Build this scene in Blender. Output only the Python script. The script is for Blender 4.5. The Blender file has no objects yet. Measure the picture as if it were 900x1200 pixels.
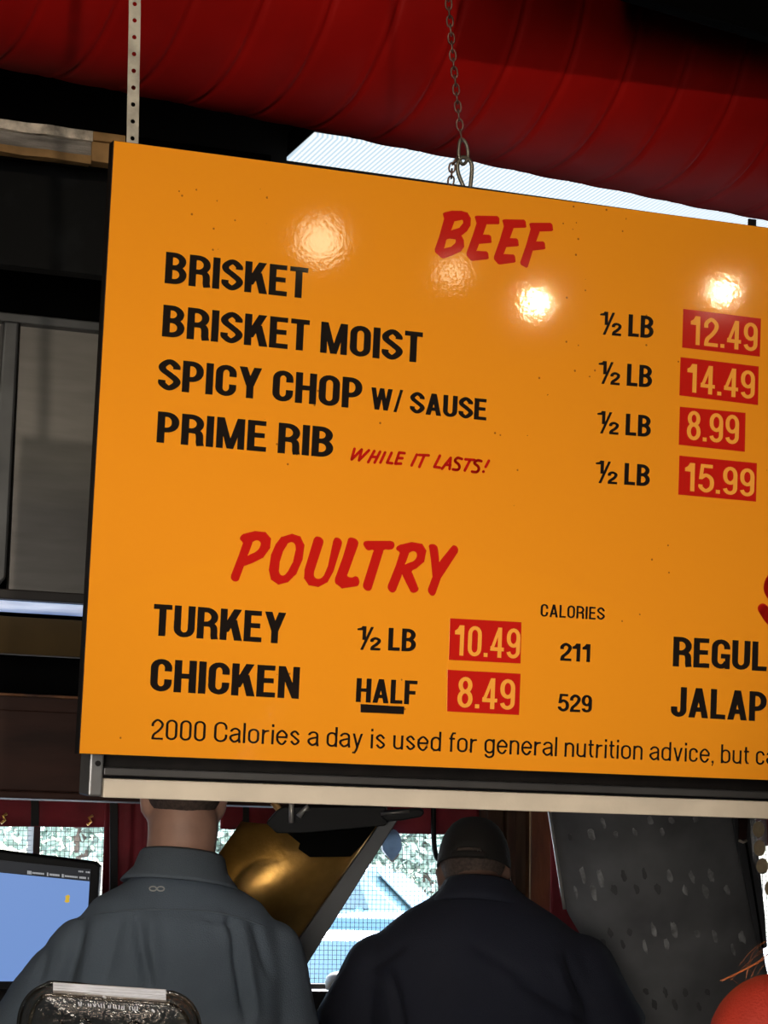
import bpy, bmesh, math, random
from mathutils import Vector, Matrix, noise
random.seed(7)
SC = bpy.context.scene
COL = SC.collection
# ------------------------------------------------------------------ camera
FPX = 2670.0                       # focal length in pixels of the 900x1200 frame
CAM = Vector((0.0, 0.0, 1.55))
_xc = Vector((.9365, .0744, .3427)).normalized()      # building X (along the wall) in camera axes right/down/forward
_zc = Vector((.0167, -.985, .170))
_zc = (_zc - _zc.dot(_xc) * _xc).normalized()
_yc = _zc.cross(_xc)
if _yc.z < 0: _yc = -_yc
RGT = Vector((_xc.x, _yc.x, _zc.x)); DWN = Vector((_xc.y, _yc.y, _zc.y)); FWD = Vector((_xc.z, _yc.z, _zc.z))
cam = bpy.data.objects.new('camera', bpy.data.cameras.new('camera')); COL.objects.link(cam)
m3 = Matrix((RGT, -DWN, -FWD)).transposed()
cam.matrix_world = Matrix.Translation(CAM) @ m3.to_4x4()
cam.data.sensor_fit = 'VERTICAL'; cam.data.sensor_height = 24.0
cam.data.lens = 24.0 * FPX / 1200.0
cam.data.clip_start = .05; cam.data.clip_end = 300
SC.camera = cam
def ray(px, py): return RGT * ((px - 450) / FPX) + DWN * ((py - 600) / FPX) + FWD
def PD(px, py, d): return CAM + ray(px, py) * d                    # at distance d along the view axis
def PY(px, py, y): r = ray(px, py); return CAM + r * (y / r.y)      # on the wall plane Y = y
def PZ(px, py, z): r = ray(px, py); return CAM + r * ((z - CAM.z) / r.z)
# sign frame
SH = Vector((1, 0, 0))
_dv = Vector((-.0448, .9945, -.0948))
SV = (RGT * _dv.x + DWN * _dv.y + FWD * _dv.z); SV = (SV - SV.dot(SH) * SH).normalized()   # down along the board
SN = SH.cross(SV).normalized()
if SN.dot(FWD) > 0: SN = -SN                                        # towards the viewer
SO = PD(134, 165, 3.2)
def S(px, py, off=0.0):
    r = ray(px, py); o = SO + SN * off
    return CAM + r * ((o - CAM).dot(SN) / r.dot(SN))
def SUV(px, py): p = S(px, py) - SO; return p.dot(SH), p.dot(SV)
def SP(u, v, off=0.0): return SO + SH * u + SV * v + SN * off
# ------------------------------------------------------------------ world, sun, room and fill lights, exposure
W = bpy.data.worlds.new('sky'); SC.world = W; W.use_nodes = True
nt = W.node_tree; bg = nt.nodes['Background']
sky = nt.nodes.new('ShaderNodeTexSky'); sky.sky_type = 'NISHITA'; sky.sun_elevation = math.radians(48)
sky.sun_rotation = math.radians(200); sky.sun_disc = False; sky.air_density = 1.0; sky.dust_density = 2.0
nt.links.new(sky.outputs[0], bg.inputs[0]); bg.inputs[1].default_value = 1.6
sun = bpy.data.objects.new('sun', bpy.data.lights.new('sun', 'SUN')); COL.objects.link(sun)
sun.data.energy = 26.0; sun.data.angle = .02; sun.rotation_euler = (math.radians(42), 0, math.radians(155))
SC.view_settings.view_transform = 'Standard'; SC.view_settings.look = 'None'
SC.view_settings.exposure = 0.0; SC.view_settings.gamma = 1.0; SC.view_settings.use_curve_mapping = False
def lamp(name, loc, power, radius, color=(1, .84, .52), target=None, cone=None, blend=.6):
    d = bpy.data.lights.new(name, 'SPOT' if cone else 'POINT'); o = bpy.data.objects.new(name, d); COL.objects.link(o)
    d.energy = power; d.shadow_soft_size = radius; d.color = color; o.location = loc
    if cone:
        d.spot_size = math.radians(cone); d.spot_blend = blend
        o.rotation_euler = (Vector(target) - Vector(loc)).to_track_quat('-Z', 'Y').to_euler()
    return o
def mirror(px, py, dist):
    r = ray(px, py).normalized(); p = S(px, py); q = r - 2 * r.dot(SN) * SN
    return p + q * dist
BC = S(560, 560)
lamp('ceiling_spot', mirror(628, 355, 2.6), 5, .020, target=BC, cone=70)
lamp('ceiling_spot', mirror(848, 342, 2.9), 4, .020, target=BC, cone=70)
lamp('ceiling_spot', mirror(376, 283, 2.3), 1.6, .05, target=BC, cone=70)
lamp('ceiling_spot', mirror(530, 319, 3.4), .7, .028, target=BC, cone=70)
lamp('track_spot', (.28, 0.0, 2.66), 135, .02, color=(1, .84, .66), target=PD(520, 90, 4.6), cone=58)
lamp('board_fill_spot', (-1.3, .4, 3.5), 80, .05, target=SP(.55, .35), cone=46)  # added spot brightening the board, placed clear of its mirror reflections
fill = bpy.data.objects.new('room_light', bpy.data.lights.new('room_light', 'AREA')); COL.objects.link(fill)  # added soft fill for the men's backs, stands for no room fixture
fill.data.energy = 15.5; fill.data.size = 1.6; fill.data.spread = math.radians(46); fill.data.color = (1, .93, .84)
fill.location = (-.9, -1.2, 1.45); fill.rotation_euler = (Vector((1.7, 4.6, 1.25)) - Vector(fill.location)).to_track_quat('-Z', 'Y').to_euler()

# ------------------------------------------------------------------ materials
def N(m, t, **kw):
    n = m.node_tree.nodes.new(t)
    for k, v in kw.items(): setattr(n, k, v)
    return n
def mat(name, col, rough=.5, metal=0.0, var=.0, scale=8.0, bump=0.0, bscale=None, stretch=None, col2=None, detail=4.0, spec=.5, lo=.35, hi=.65, **kw):
    m = bpy.data.materials.new(name); m.use_nodes = True
    L = m.node_tree.links; b = m.node_tree.nodes['Principled BSDF']
    b.inputs['Base Color'].default_value = (*col, 1); b.inputs['Roughness'].default_value = rough; b.inputs['Metallic'].default_value = metal
    b.inputs['Specular IOR Level'].default_value = spec
    for k, v in kw.items(): b.inputs[k].default_value = v
    tc = N(m, 'ShaderNodeTexCoord'); mp = N(m, 'ShaderNodeMapping'); L.new(tc.outputs['Object'], mp.inputs[0])
    if stretch: mp.inputs['Scale'].default_value = stretch
    if var or col2:
        nz = N(m, 'ShaderNodeTexNoise'); nz.inputs['Scale'].default_value = scale; nz.inputs['Detail'].default_value = detail
        L.new(mp.outputs[0], nz.inputs[0])
        rp = N(m, 'ShaderNodeValToRGB'); L.new(nz.outputs[0], rp.inputs[0])
        c2 = col2 if col2 else tuple(min(1, c * (1 + var)) for c in col); c1 = col if col2 else tuple(c * (1 - var) for c in col)
        rp.color_ramp.elements[0].position = lo; rp.color_ramp.elements[1].position = hi
        rp.color_ramp.elements[0].color = (*c1, 1); rp.color_ramp.elements[1].color = (*c2, 1)
        L.new(rp.outputs[0], b.inputs['Base Color'])
    if bump:
        nb = N(m, 'ShaderNodeTexNoise'); nb.inputs['Scale'].default_value = bscale or scale * 4; nb.inputs['Detail'].default_value = 3
        L.new(mp.outputs[0], nb.inputs[0])
        bp = N(m, 'ShaderNodeBump'); bp.inputs['Strength'].default_value = bump; bp.inputs['Distance'].default_value = .01
        L.new(nb.outputs[0], bp.inputs['Height']); L.new(bp.outputs[0], b.inputs['Normal'])
    return m
def emis(name, col, strength, base=(.05, .05, .05)):
    m = mat(name, base, .3); b = m.node_tree.nodes['Principled BSDF']
    b.inputs['Emission Color'].default_value = (*col, 1); b.inputs['Emission Strength'].default_value = strength
    return m
M = {}
M['orange'] = mat('glossy_orange_panel', (.80, .285, .014), .055, 0, bump=.0075, bscale=165, spec=.5)
def _specks(m):            # small dirt specks on the board's paint
    L = m.node_tree.links; b = m.node_tree.nodes['Principled BSDF']
    tc = N(m, 'ShaderNodeTexCoord'); v = N(m, 'ShaderNodeTexVoronoi'); v.inputs['Scale'].default_value = 55
    L.new(tc.outputs['Object'], v.inputs[0])
    a = N(m, 'ShaderNodeMath', operation='LESS_THAN'); a.inputs[1].default_value = .09; L.new(v.outputs['Distance'], a.inputs[0])
    nz = N(m, 'ShaderNodeTexNoise'); nz.inputs['Scale'].default_value = 5; L.new(tc.outputs['Object'], nz.inputs[0])
    g = N(m, 'ShaderNodeMath', operation='GREATER_THAN'); g.inputs[1].default_value = .60; L.new(nz.outputs[0], g.inputs[0])
    mu = N(m, 'ShaderNodeMath', operation='MULTIPLY'); L.new(a.outputs[0], mu.inputs[0]); L.new(g.outputs[0], mu.inputs[1])
    mx = N(m, 'ShaderNodeMix', data_type='RGBA'); mx.inputs[6].default_value = (.80, .285, .014, 1); mx.inputs[7].default_value = (.30, .09, .008, 1)
    L.new(mu.outputs[0], mx.inputs[0]); L.new(mx.outputs[2], b.inputs['Base Color'])
_specks(M['orange'])
M['black_vinyl'] = mat('black_vinyl', (.012, .009, .008), .07)
M['red_vinyl'] = mat('red_vinyl', (.50, .012, .008), .07)
M['digit'] = mat('cut_out_orange', (.86, .36, .05), .07)
M['board_edge'] = mat('board_edge', (.008, .006, .005), .6, var=.3, scale=30, spec=.2)
M['rail_grey'] = mat('rail_grey_metal', (.075, .072, .07), .45, .5, var=.15, scale=10)
M['rail_cap'] = mat('rail_cap_metal', (.20, .20, .20), .4, .6, var=.15, scale=14)
M['beige'] = mat('beige_strip', (.58, .50, .40), .55, var=.08, scale=12, bump=.05, bscale=120)
M['black'] = mat('black_plastic', (.004, .004, .005), .5, spec=.15)
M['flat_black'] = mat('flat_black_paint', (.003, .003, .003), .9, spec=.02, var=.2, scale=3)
M['duct'] = mat('red_duct_paint', (.42, .005, .003), .6, 0, spec=.15, var=.12, scale=5, bump=.1, bscale=6)
M['strap'] = mat('galvanised_strap', (.36, .335, .29), .5, .25, var=.25, scale=40, bump=.1)
M['chain'] = mat('rusty_chain', (.11, .06, .048), .45, .7, var=.4, scale=60)
M['hook'] = mat('dull_steel_hook', (.13, .12, .10), .45, .7, var=.3, scale=50)
M['diffuser'] = None
M['wood_grey'] = mat('weathered_grey_wood', (.26, .24, .22), .8, var=.45, scale=9, stretch=(1, 6, 6), bump=.6, bscale=60)
M['wood_pale'] = mat('rough_pale_wood', (.64, .57, .48), .8, var=.5, scale=25, bump=.9, bscale=70)
M['wood_ochre'] = mat('ochre_wood', (.30, .17, .06), .7, var=.35, scale=12, bump=.3)
M['slate'] = mat('black_chalky_board', (.004, .0045, .005), .7, spec=.15, col2=(.014, .016, .018), scale=9, lo=.5, hi=.8)
M['steel'] = mat('brushed_steel', (.25, .24, .23), .38, .8, var=.08, scale=6, stretch=(1, 1, 6), bump=.04, bscale=90)
M['steel_frame'] = mat('steel_frame', (.12, .125, .13), .45, .7, var=.2, scale=8)
M['steel_dark'] = mat('dull_dark_steel', (.20, .20, .205), .48, .55, var=.25, scale=5, bump=.12, bscale=14)
M['reflect_light'] = mat('pale_reflection', (.27, .27, .27), .55, .2, var=.3, scale=50)  # reflections on the hood sheet, painted as pale patches
M['reflect_dark'] = mat('dark_reflection', (.085, .085, .085), .6, .1)  # dark parts of the same reflections, put into the colour
M['steel_edge'] = mat('bright_steel_edge', (.55, .53, .50), .3, .7)
M['brown'] = mat('dark_brown_wood', (.026, .010, .007), .6, spec=.2, var=.35, scale=4, stretch=(1, 5, 5), bump=.08)
M['olive'] = mat('dark_olive_board', (.050, .030, .009), .7, spec=.15, var=.2, scale=5)
M['brownpost'] = mat('brown_boards', (.055, .026, .012), .6, var=.4, scale=4, stretch=(6, 6, 1), bump=.2)
M['plank'] = mat('mottled_plank', (.04, .016, .009), .55, col2=(.15, .062, .022), scale=5, stretch=(3, 3, .8), bump=.25)
M['red_cloth'] = mat('red_curtain_cloth', (.17, .011, .020), .8, var=.25, scale=9, bump=.25, bscale=60, **{'Transmission Weight': 0.0})
M['black_cloth'] = mat('black_curtain_band', (.012, .012, .014), .8)
M['frame_dark'] = mat('dark_window_frame', (.016, .013, .012), .55)
M['screen'] = mat('screen_wire', (.10, .105, .11), .5, .5)
M['wall'] = mat('dark_wall', (.018, .014, .012), .85, var=.2, scale=2, bump=.1)
M['greywall'] = mat('grey_wall', (.16, .15, .145), .85, var=.1, scale=4)
M['floor'] = mat('dark_floor', (.05, .042, .036), .6, var=.3, scale=3)
M['brass'] = mat('scratched_brass', (.62, .34, .085), .36, .8, var=.30, scale=7, stretch=(1, 1, 1), bump=.12, bscale=60)
M['bar_grey'] = mat('grey_painted_steel', (.060, .062, .066), .5, .3, var=.1)
M['shirt1'] = mat('slate_shirt_cloth', (.088, .113, .148), .85, var=.10, scale=6, bump=.25, bscale=420)
M['shirt1_yoke'] = mat('slate_shirt_yoke', (.088, .110, .138), .85, var=.10, scale=6, bump=.25, bscale=420)
M['shirt2'] = mat('navy_polo_cloth', (.0085, .0105, .023), .85, var=.10, scale=6, bump=.25, bscale=400)
M['shirt3'] = mat('red_shirt_cloth', (.42, .024, .008), .75, var=.12, scale=9, bump=.25, bscale=300)
M['cap'] = mat('black_cap_cloth', (.010, .008, .007), .85, bump=.2, bscale=300)
M['trouser'] = mat('dark_trousers', (.02, .02, .025), .85)
M['skin1'] = mat('skin', (.34, .19, .14), .55, var=.10, scale=20, bump=.05)
M['skin2'] = mat('skin_brown', (.12, .066, .048), .55, var=.10, scale=20, bump=.05)
M['hair1'] = mat('cropped_brown_hair', (.06, .04, .032), .8, var=.35, scale=120, bump=.3, bscale=300)
M['ginger'] = mat('ginger_hair', (.34, .095, .025), .45, var=.3, scale=30)
M['logo'] = mat('pale_thread', (.38, .38, .38), .6)
M['screen_on'] = emis('lit_monitor_screen', (.165, .29, .62), 1.0, (.01, .01, .012))
M['screen_bar'] = emis('dark_screen_bar', (.010, .012, .016), 1.0, (.01, .01, .012))
M['screen_text'] = emis('screen_glyphs', (.35, .36, .38), 1.0)
M['screen_yellow'] = emis('yellow_icon', (.62, .40, .02), 1.0)
M['plastic'] = None
M['lip'] = mat('ribbed_white_lip', (.55, .55, .60), .4, var=.1, scale=30)
M['counter'] = mat('counter_laminate', (.10, .08, .065), .4, var=.2, scale=5)
M['tan'] = mat('tan_sticker', (.36, .27, .15), .5, var=.15, scale=60)
M['film'] = None
M['cream'] = mat('cream_plastic', (.45, .40, .32), .5)
M['asphalt'] = mat('asphalt', (.42, .42, .42), .9, var=.12, scale=1)
M['leaf'] = mat('tree_leaves', (.30, .40, .34), .8, var=.35, scale=3)
M['bark'] = mat('tree_bark', (.12, .09, .07), .9, var=.3)
M['car_blue'] = mat('blue_grey_car_paint', (.10, .15, .26), .2, .3, **{'Coat Weight': .6})
M['car_silver'] = mat('silver_car_paint', (.45, .47, .5), .25, .4, **{'Coat Weight': .6})
M['car_teal'] = mat('teal_van_paint', (.10, .20, .24), .3, .2)
M['car_glass'] = mat('car_glass', (.03, .07, .09), .05, 0)
M['tyre'] = mat('tyre_rubber', (.015, .015, .015), .8)
M['headlight'] = mat('headlight_lens', (.8, .8, .8), .1)
M['pendant'] = mat('bluish_pendant', (.20, .26, .36), .3, 0, var=.3, scale=20, **{'Transmission Weight': .35})
def clear(name, tint, rough, alpha_mix):
    m = bpy.data.materials.new(name); m.use_nodes = True; t = m.node_tree; t.nodes.remove(t.nodes['Principled BSDF'])
    g = N(m, 'ShaderNodeBsdfGlossy'); g.inputs['Roughness'].default_value = rough
    tr = N(m, 'ShaderNodeBsdfTransparent'); tr.inputs[0].default_value = (*tint, 1)
    lw = N(m, 'ShaderNodeLayerWeight'); lw.inputs[0].default_value = alpha_mix
    nz = N(m, 'ShaderNodeTexNoise'); nz.inputs['Scale'].default_value = 30
    bp = N(m, 'ShaderNodeBump'); bp.inputs['Strength'].default_value = .5; bp.inputs['Distance'].default_value = .004
    t.links.new(nz.outputs[0], bp.inputs['Height']); t.links.new(bp.outputs[0], g.inputs['Normal'])
    mx = N(m, 'ShaderNodeMixShader'); t.links.new(lw.outputs['Fresnel'], mx.inputs[0]); t.links.new(tr.outputs[0], mx.inputs[1]); t.links.new(g.outputs[0], mx.inputs[2])
    t.links.new(mx.outputs[0], t.nodes['Material Output'].inputs[0])
    return m
M['plastic'] = clear('clear_smoky_plastic', (.62, .58, .54), .12, .35)
M['film'] = clear('milky_film', (.72, .72, .74), .3, .4)
def _diffuser():
    m = bpy.data.materials.new('ribbed_light_diffuser'); m.use_nodes = True; t = m.node_tree; b = t.nodes['Principled BSDF']
    tc = N(m, 'ShaderNodeTexCoord'); w = N(m, 'ShaderNodeTexWave'); w.inputs['Scale'].default_value = 22; t.links.new(tc.outputs['Object'], w.inputs[0])
    rp = N(m, 'ShaderNodeValToRGB'); rp.color_ramp.elements[0].color = (.50, .64, .75, 1); rp.color_ramp.elements[1].color = (.95, 1, 1, 1)
    t.links.new(w.outputs[0], rp.inputs[0]); t.links.new(rp.outputs[0], b.inputs['Emission Color']); b.inputs['Emission Strength'].default_value = 1.15
    return m
M['diffuser'] = _diffuser()
def _tube():
    m = bpy.data.materials.new('bluish_strip_light'); m.use_nodes = True; t = m.node_tree; b = t.nodes['Principled BSDF']
    tc = N(m, 'ShaderNodeTexCoord'); mp = N(m, 'ShaderNodeMapping'); mp.inputs['Scale'].default_value = (4, 4, 60)
    w = N(m, 'ShaderNodeTexNoise'); w.inputs['Scale'].default_value = 1.5; t.links.new(tc.outputs['Object'], mp.inputs[0]); t.links.new(mp.outputs[0], w.inputs[0])
    rp = N(m, 'ShaderNodeValToRGB'); rp.color_ramp.elements[0].position = .35; rp.color_ramp.elements[1].position = .65
    rp.color_ramp.elements[0].color = (.14, .22, .42, 1); rp.color_ramp.elements[1].color = (.40, .50, .72, 1)
    t.links.new(w.outputs[0], rp.inputs[0]); t.links.new(rp.outputs[0], b.inputs['Emission Color']); b.inputs['Emission Strength'].default_value = 1.0
    return m
M['strip_on'] = _tube()

# ------------------------------------------------------------------ mesh helpers
class MB:
    def __init__(s): s.v = []; s.f = []; s.mi = []; s.cur = 0
    def add(s, vs, fs):
        o = len(s.v); s.v += [Vector(v) for v in vs]; s.f += [[i + o for i in f] for f in fs]; s.mi += [s.cur] * len(fs); return s
    def hexa(s, a):     # 8 corners: 0-3 front loop, 4-7 back loop
        return s.add(a, [(0, 1, 2, 3), (7, 6, 5, 4), (0, 4, 5, 1), (1, 5, 6, 2), (2, 6, 7, 3), (3, 7, 4, 0)])
    def box(s, lo, hi):
        (x0, y0, z0), (x1, y1, z1) = lo, hi
        return s.hexa([(x0, y0, z0), (x1, y0, z0), (x1, y0, z1), (x0, y0, z1), (x0, y1, z0), (x1, y1, z0), (x1, y1, z1), (x0, y1, z1)])
    def slab(s, loop, d):   # front loop of points extruded by vector d
        n = len(loop); vs = [Vector(p) for p in loop] + [Vector(p) + d for p in loop]
        return s.add(vs, [tuple(range(n)), tuple(range(2 * n - 1, n - 1, -1))] + [(i, i + n, (i + 1) % n + n, (i + 1) % n) for i in range(n)])
    def tube(s, pts, rad, n=8, closed=False, caps=True):
        pts = [Vector(p) for p in pts]; k = len(pts); rs = rad if isinstance(rad, (list, tuple)) else [rad] * k
        vs = []; up = None
        for i in range(k):
            a = pts[(i - 1) % k] if (closed or i > 0) else pts[i]; b = pts[(i + 1) % k] if (closed or i < k - 1) else pts[i]
            t = (b - a).normalized()
            if up is None: up = Vector((0, 0, 1)) if abs(t.z) < .9 else Vector((1, 0, 0))
            x = (up - up.dot(t) * t)
            if x.length < 1e-5: x = t.orthogonal()
            x.normalize(); y = t.cross(x); up = x
            vs += [pts[i] + (x * math.cos(2 * math.pi * j / n) + y * math.sin(2 * math.pi * j / n)) * rs[i] for j in range(n)]
        fs = []
        for i in range(k if closed else k - 1):
            i2 = (i + 1) % k
            fs += [(i * n + j, i * n + (j + 1) % n, i2 * n + (j + 1) % n, i2 * n + j) for j in range(n)]
        if caps and not closed: fs += [tuple(range(n - 1, -1, -1)), tuple(range((k - 1) * n, k * n))]
        return s.add(vs, fs)
    def loft(s, rings, cap=True):
        n = len(rings[0]); vs = [p for r in rings for p in r]; fs = []
        for i in range(len(rings) - 1):
            fs += [(i * n + j, i * n + (j + 1) % n, (i + 1) * n + (j + 1) % n, (i + 1) * n + j) for j in range(n)]
        if cap: fs += [tuple(range(n - 1, -1, -1)), tuple(range((len(rings) - 1) * n, len(rings) * n))]
        return s.add(vs, fs)
    def ball(s, c, r, nu=16, nv=10):
        c = Vector(c); r = Vector(r) if not isinstance(r, (int, float)) else Vector((r, r, r))
        vs = [c + Vector((0, 0, -r.z))]
        for i in range(1, nv):
            a = -math.pi / 2 + math.pi * i / nv
            vs += [c + Vector((r.x * math.cos(a) * math.cos(2 * math.pi * j / nu), r.y * math.cos(a) * math.sin(2 * math.pi * j / nu), r.z * math.sin(a))) for j in range(nu)]
        vs.append(c + Vector((0, 0, r.z))); fs = []
        fs += [(0, 1 + (j + 1) % nu, 1 + j) for j in range(nu)]
        for i in range(nv - 2):
            fs += [(1 + i * nu + j, 1 + i * nu + (j + 1) % nu, 1 + (i + 1) * nu + (j + 1) % nu, 1 + (i + 1) * nu + j) for j in range(nu)]
        t = len(vs) - 1; o = 1 + (nv - 2) * nu
        fs += [(t, o + j, o + (j + 1) % nu) for j in range(nu)]
        return s.add(vs, fs)
def link(name, me, m, parent=None, smooth=False):
    o = bpy.data.objects.new(name, me); COL.objects.link(o)
    if m is not None:
        for x in (m if isinstance(m, list) else [m]): me.materials.append(x)
    if smooth:
        me.polygons.foreach_set('use_smooth', [True] * len(me.polygons))
    if parent is not None:
        o.parent = parent
    return o
WORLD = {}
def build(mb, name, m, parent=None, smooth=False, bevel=0, local=False, fix=True, seg=2):
    """one mesh object; world-space vertices unless local"""
    vs = mb.v
    org = Vector((0, 0, 0))
    if parent is None and not local:
        xs = [v.x for v in vs]; ys = [v.y for v in vs]; zs = [v.z for v in vs]
        org = Vector(((min(xs) + max(xs)) / 2, (min(ys) + max(ys)) / 2, min(zs)))
    elif parent is not None and not local:
        org = WORLD.get(parent.name, Vector((0, 0, 0)))
    me = bpy.data.meshes.new(name); me.from_pydata([v - org for v in vs], [], mb.f)
    if any(mb.mi): me.polygons.foreach_set('material_index', mb.mi)
    if fix:
        b = bmesh.new(); b.from_mesh(me); bmesh.ops.recalc_face_normals(b, faces=b.faces); b.to_mesh(me); b.free()
    me.update()
    o = link(name, me, m, parent, smooth)
    if parent is None: o.location = org
    WORLD[o.name] = org
    if bevel:
        md = o.modifiers.new('bevel', 'BEVEL'); md.width = bevel; md.segments = seg; md.limit_method = 'ANGLE'
        if smooth: pass
    return o
def thing(name, label, cat, loc, rz=0, group=None):
    o = bpy.data.objects.new(name, None); COL.objects.link(o); o.empty_display_size = .1
    o.location = loc; o.rotation_euler = (0, 0, rz); WORLD[o.name] = Vector(loc)
    return tag(o, label, cat, group)
def tag(o, label, cat, group=None):
    o['label'] = label; o['category'] = cat
    if group: o['group'] = group
    return o
def struct(o): o['kind'] = 'structure'; return o
def ev_mesh(o):
    dg = bpy.context.evaluated_depsgraph_get(); e = o.evaluated_get(dg)
    return bpy.data.meshes.new_from_object(e)
def fuse(mb, voxel, smooth_n=4, factor=.5):
    """closed overlapping shapes -> one continuous skin (mesh data)"""
    me = bpy.data.meshes.new('tmp'); me.from_pydata(mb.v, [], mb.f)
    b = bmesh.new(); b.from_mesh(me); bmesh.ops.recalc_face_normals(b, faces=b.faces); b.to_mesh(me); b.free()
    o = bpy.data.objects.new('tmp', me); COL.objects.link(o)
    r = o.modifiers.new('r', 'REMESH'); r.mode = 'VOXEL'; r.voxel_size = voxel; r.use_smooth_shade = True
    if smooth_n:
        s = o.modifiers.new('s', 'SMOOTH'); s.iterations = smooth_n; s.factor = factor
    out = ev_mesh(o); bpy.data.objects.remove(o); bpy.data.meshes.remove(me)
    return out
def catmull(pts, n=6, closed=False):
    P = [Vector(p) for p in pts]; k = len(P); out = []
    for i in range(k if closed else k - 1):
        p0 = P[(i - 1) % k] if (closed or i > 0) else P[0]; p1 = P[i]; p2 = P[(i + 1) % k]; p3 = P[(i + 2) % k] if (closed or i < k - 2) else P[-1]
        for j in range(n):
            t = j / n
            out.append(.5 * ((2 * p1) + (p2 - p0) * t + (2 * p0 - 5 * p1 + 4 * p2 - p3) * t * t + (3 * p1 - p0 - 3 * p2 + p3) * t ** 3))
    if not closed: out.append(P[-1])
    return out

# ------------------------------------------------------------------ the room
WY = 5.9                                   # inner face of the window wall
XL, XR, YB, ZC = -3.2, 6.5, -3.2, 4.6
def bx(lo, hi): return MB().box(lo, hi)
floor = struct(build(bx((XL, YB, -.1), (XR, WY + .15, 0)), 'floor', M['floor']))
ceiling = struct(build(bx((XL, YB, ZC), (XR, WY + .15, ZC + .1)), 'ceiling', M['flat_black']))
struct(build(bx((XL - .1, YB, 0), (XL, WY + .15, ZC)), 'wall_left', M['wall']))
struct(build(bx((XR, YB, 0), (XR + .1, WY + .15, ZC)), 'wall_right', M['wall']))
struct(build(bx((XL, YB - .1, 0), (XR, YB, ZC)), 'wall_rear', M['wall']))
ZS = PY(430, 1159, WY).z                   # sill height
ZT = PY(430, 938, WY).z + .12
WX0 = PY(-330, 1000, WY).x; WX1 = PY(562, 1000, WY).x; WX2 = PY(652, 1000, WY).x; WX3 = XR - .4
w = MB()
w.box((XL, WY, ZT), (XR, WY + .15, ZC)); w.box((XL, WY, ZS - .06), (WX0, WY + .15, ZT)); w.box((WX1, WY, ZS - .06), (WX2, WY + .15, ZT)); w.box((WX3, WY, ZS - .06), (XR, WY + .15, ZT))
struct(build(w, 'wall_front', M['wall']))
struct(build(bx((XL, WY, 0), (XR, WY + .15, ZS - .06)), 'wall_under_windows', M['greywall']))
struct(build(bx((WX0 - .1, WY - .10, ZS - .055), (WX1 + .03, WY - .002, ZS)), 'trim_1', M['frame_dark'], bevel=.006))
struct(build(bx((WX0 - .1, WY - .05, ZS - .125), (WX1 + .03, WY - .002, ZS - .058)), 'trim_2', M['brown'], bevel=.004))
def window(i, x0, x1, mull):
    f = MB(); y0, y1 = WY + .03, WY + .10
    f.box((x0, y0, ZS - .06), (x1, y1, ZS + .012)); f.box((x0, y0, ZT - .05), (x1, y1, ZT)); f.box((x0, y0, ZS), (x0 + .03, y1, ZT)); f.box((x1 - .03, y0, ZS), (x1, y1, ZT))
    for mx in mull: f.box((mx - .009, y0, ZS), (mx + .009, y1, ZT))
    o = struct(build(f, 'window_%d' % i, M['frame_dark']))
    s = MB(); st = .0125; x = x0 + .03
    while x < x1 - .03: s.box((x, WY + .0600, ZS), (x + .0012, WY + .0610, ZT)); x += st
    z = ZS
    while z < ZT: s.box((x0, WY + .0612, z), (x1, WY + .0622, z + .0012)); z += st
    build(s, 'wire_screen', M['screen'], o, fix=False)
    return o
window(1, WX0, WX1, [PY(41, 990, WY + .05).x, PY(-180, 990, WY + .05).x])
window(2, WX2, WX3, [PY(1010, 1000, WY + .05).x])

# boards between the two windows
def vboard(name, px0, px1, y, d, m, pytop=900, pybot=1260):
    a = PY(px0, 1000, y).x; b = PY(px1, 1000, y).x
    return build(bx((a, y, PY(px0, pybot, y).z), (b, y + d, PY(px0, pytop, y).z)), name, m, bevel=.004)
posts = thing('board_post', 'dark brown post of vertical boards between the windows, behind the man in the black cap', 'post', PY(600, 1060, 5.78))
for a, b, dy in ((571, 590.5, .0), (591.5, 603, -.012), (604, 620.5, .004)):
    p = build(bx((PY(a, 1000, 5.78).x, 5.78 + dy, ZS - .3), (PY(b, 1000, 5.78).x, 5.88, ZT + .25)), 'board', M['brownpost'], posts, bevel=.003)
tag(vboard('plank', 621.5, 646, 5.74, .035, M['plank'], 880, 1300), 'mottled reddish brown plank standing right of the dark boarded post', 'plank')
struct(build(MB().tube([PY(621, 900, 5.735), PY(621, 1085, 5.735)], .0018, 6), 'trim_3', M['tan']))

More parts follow.
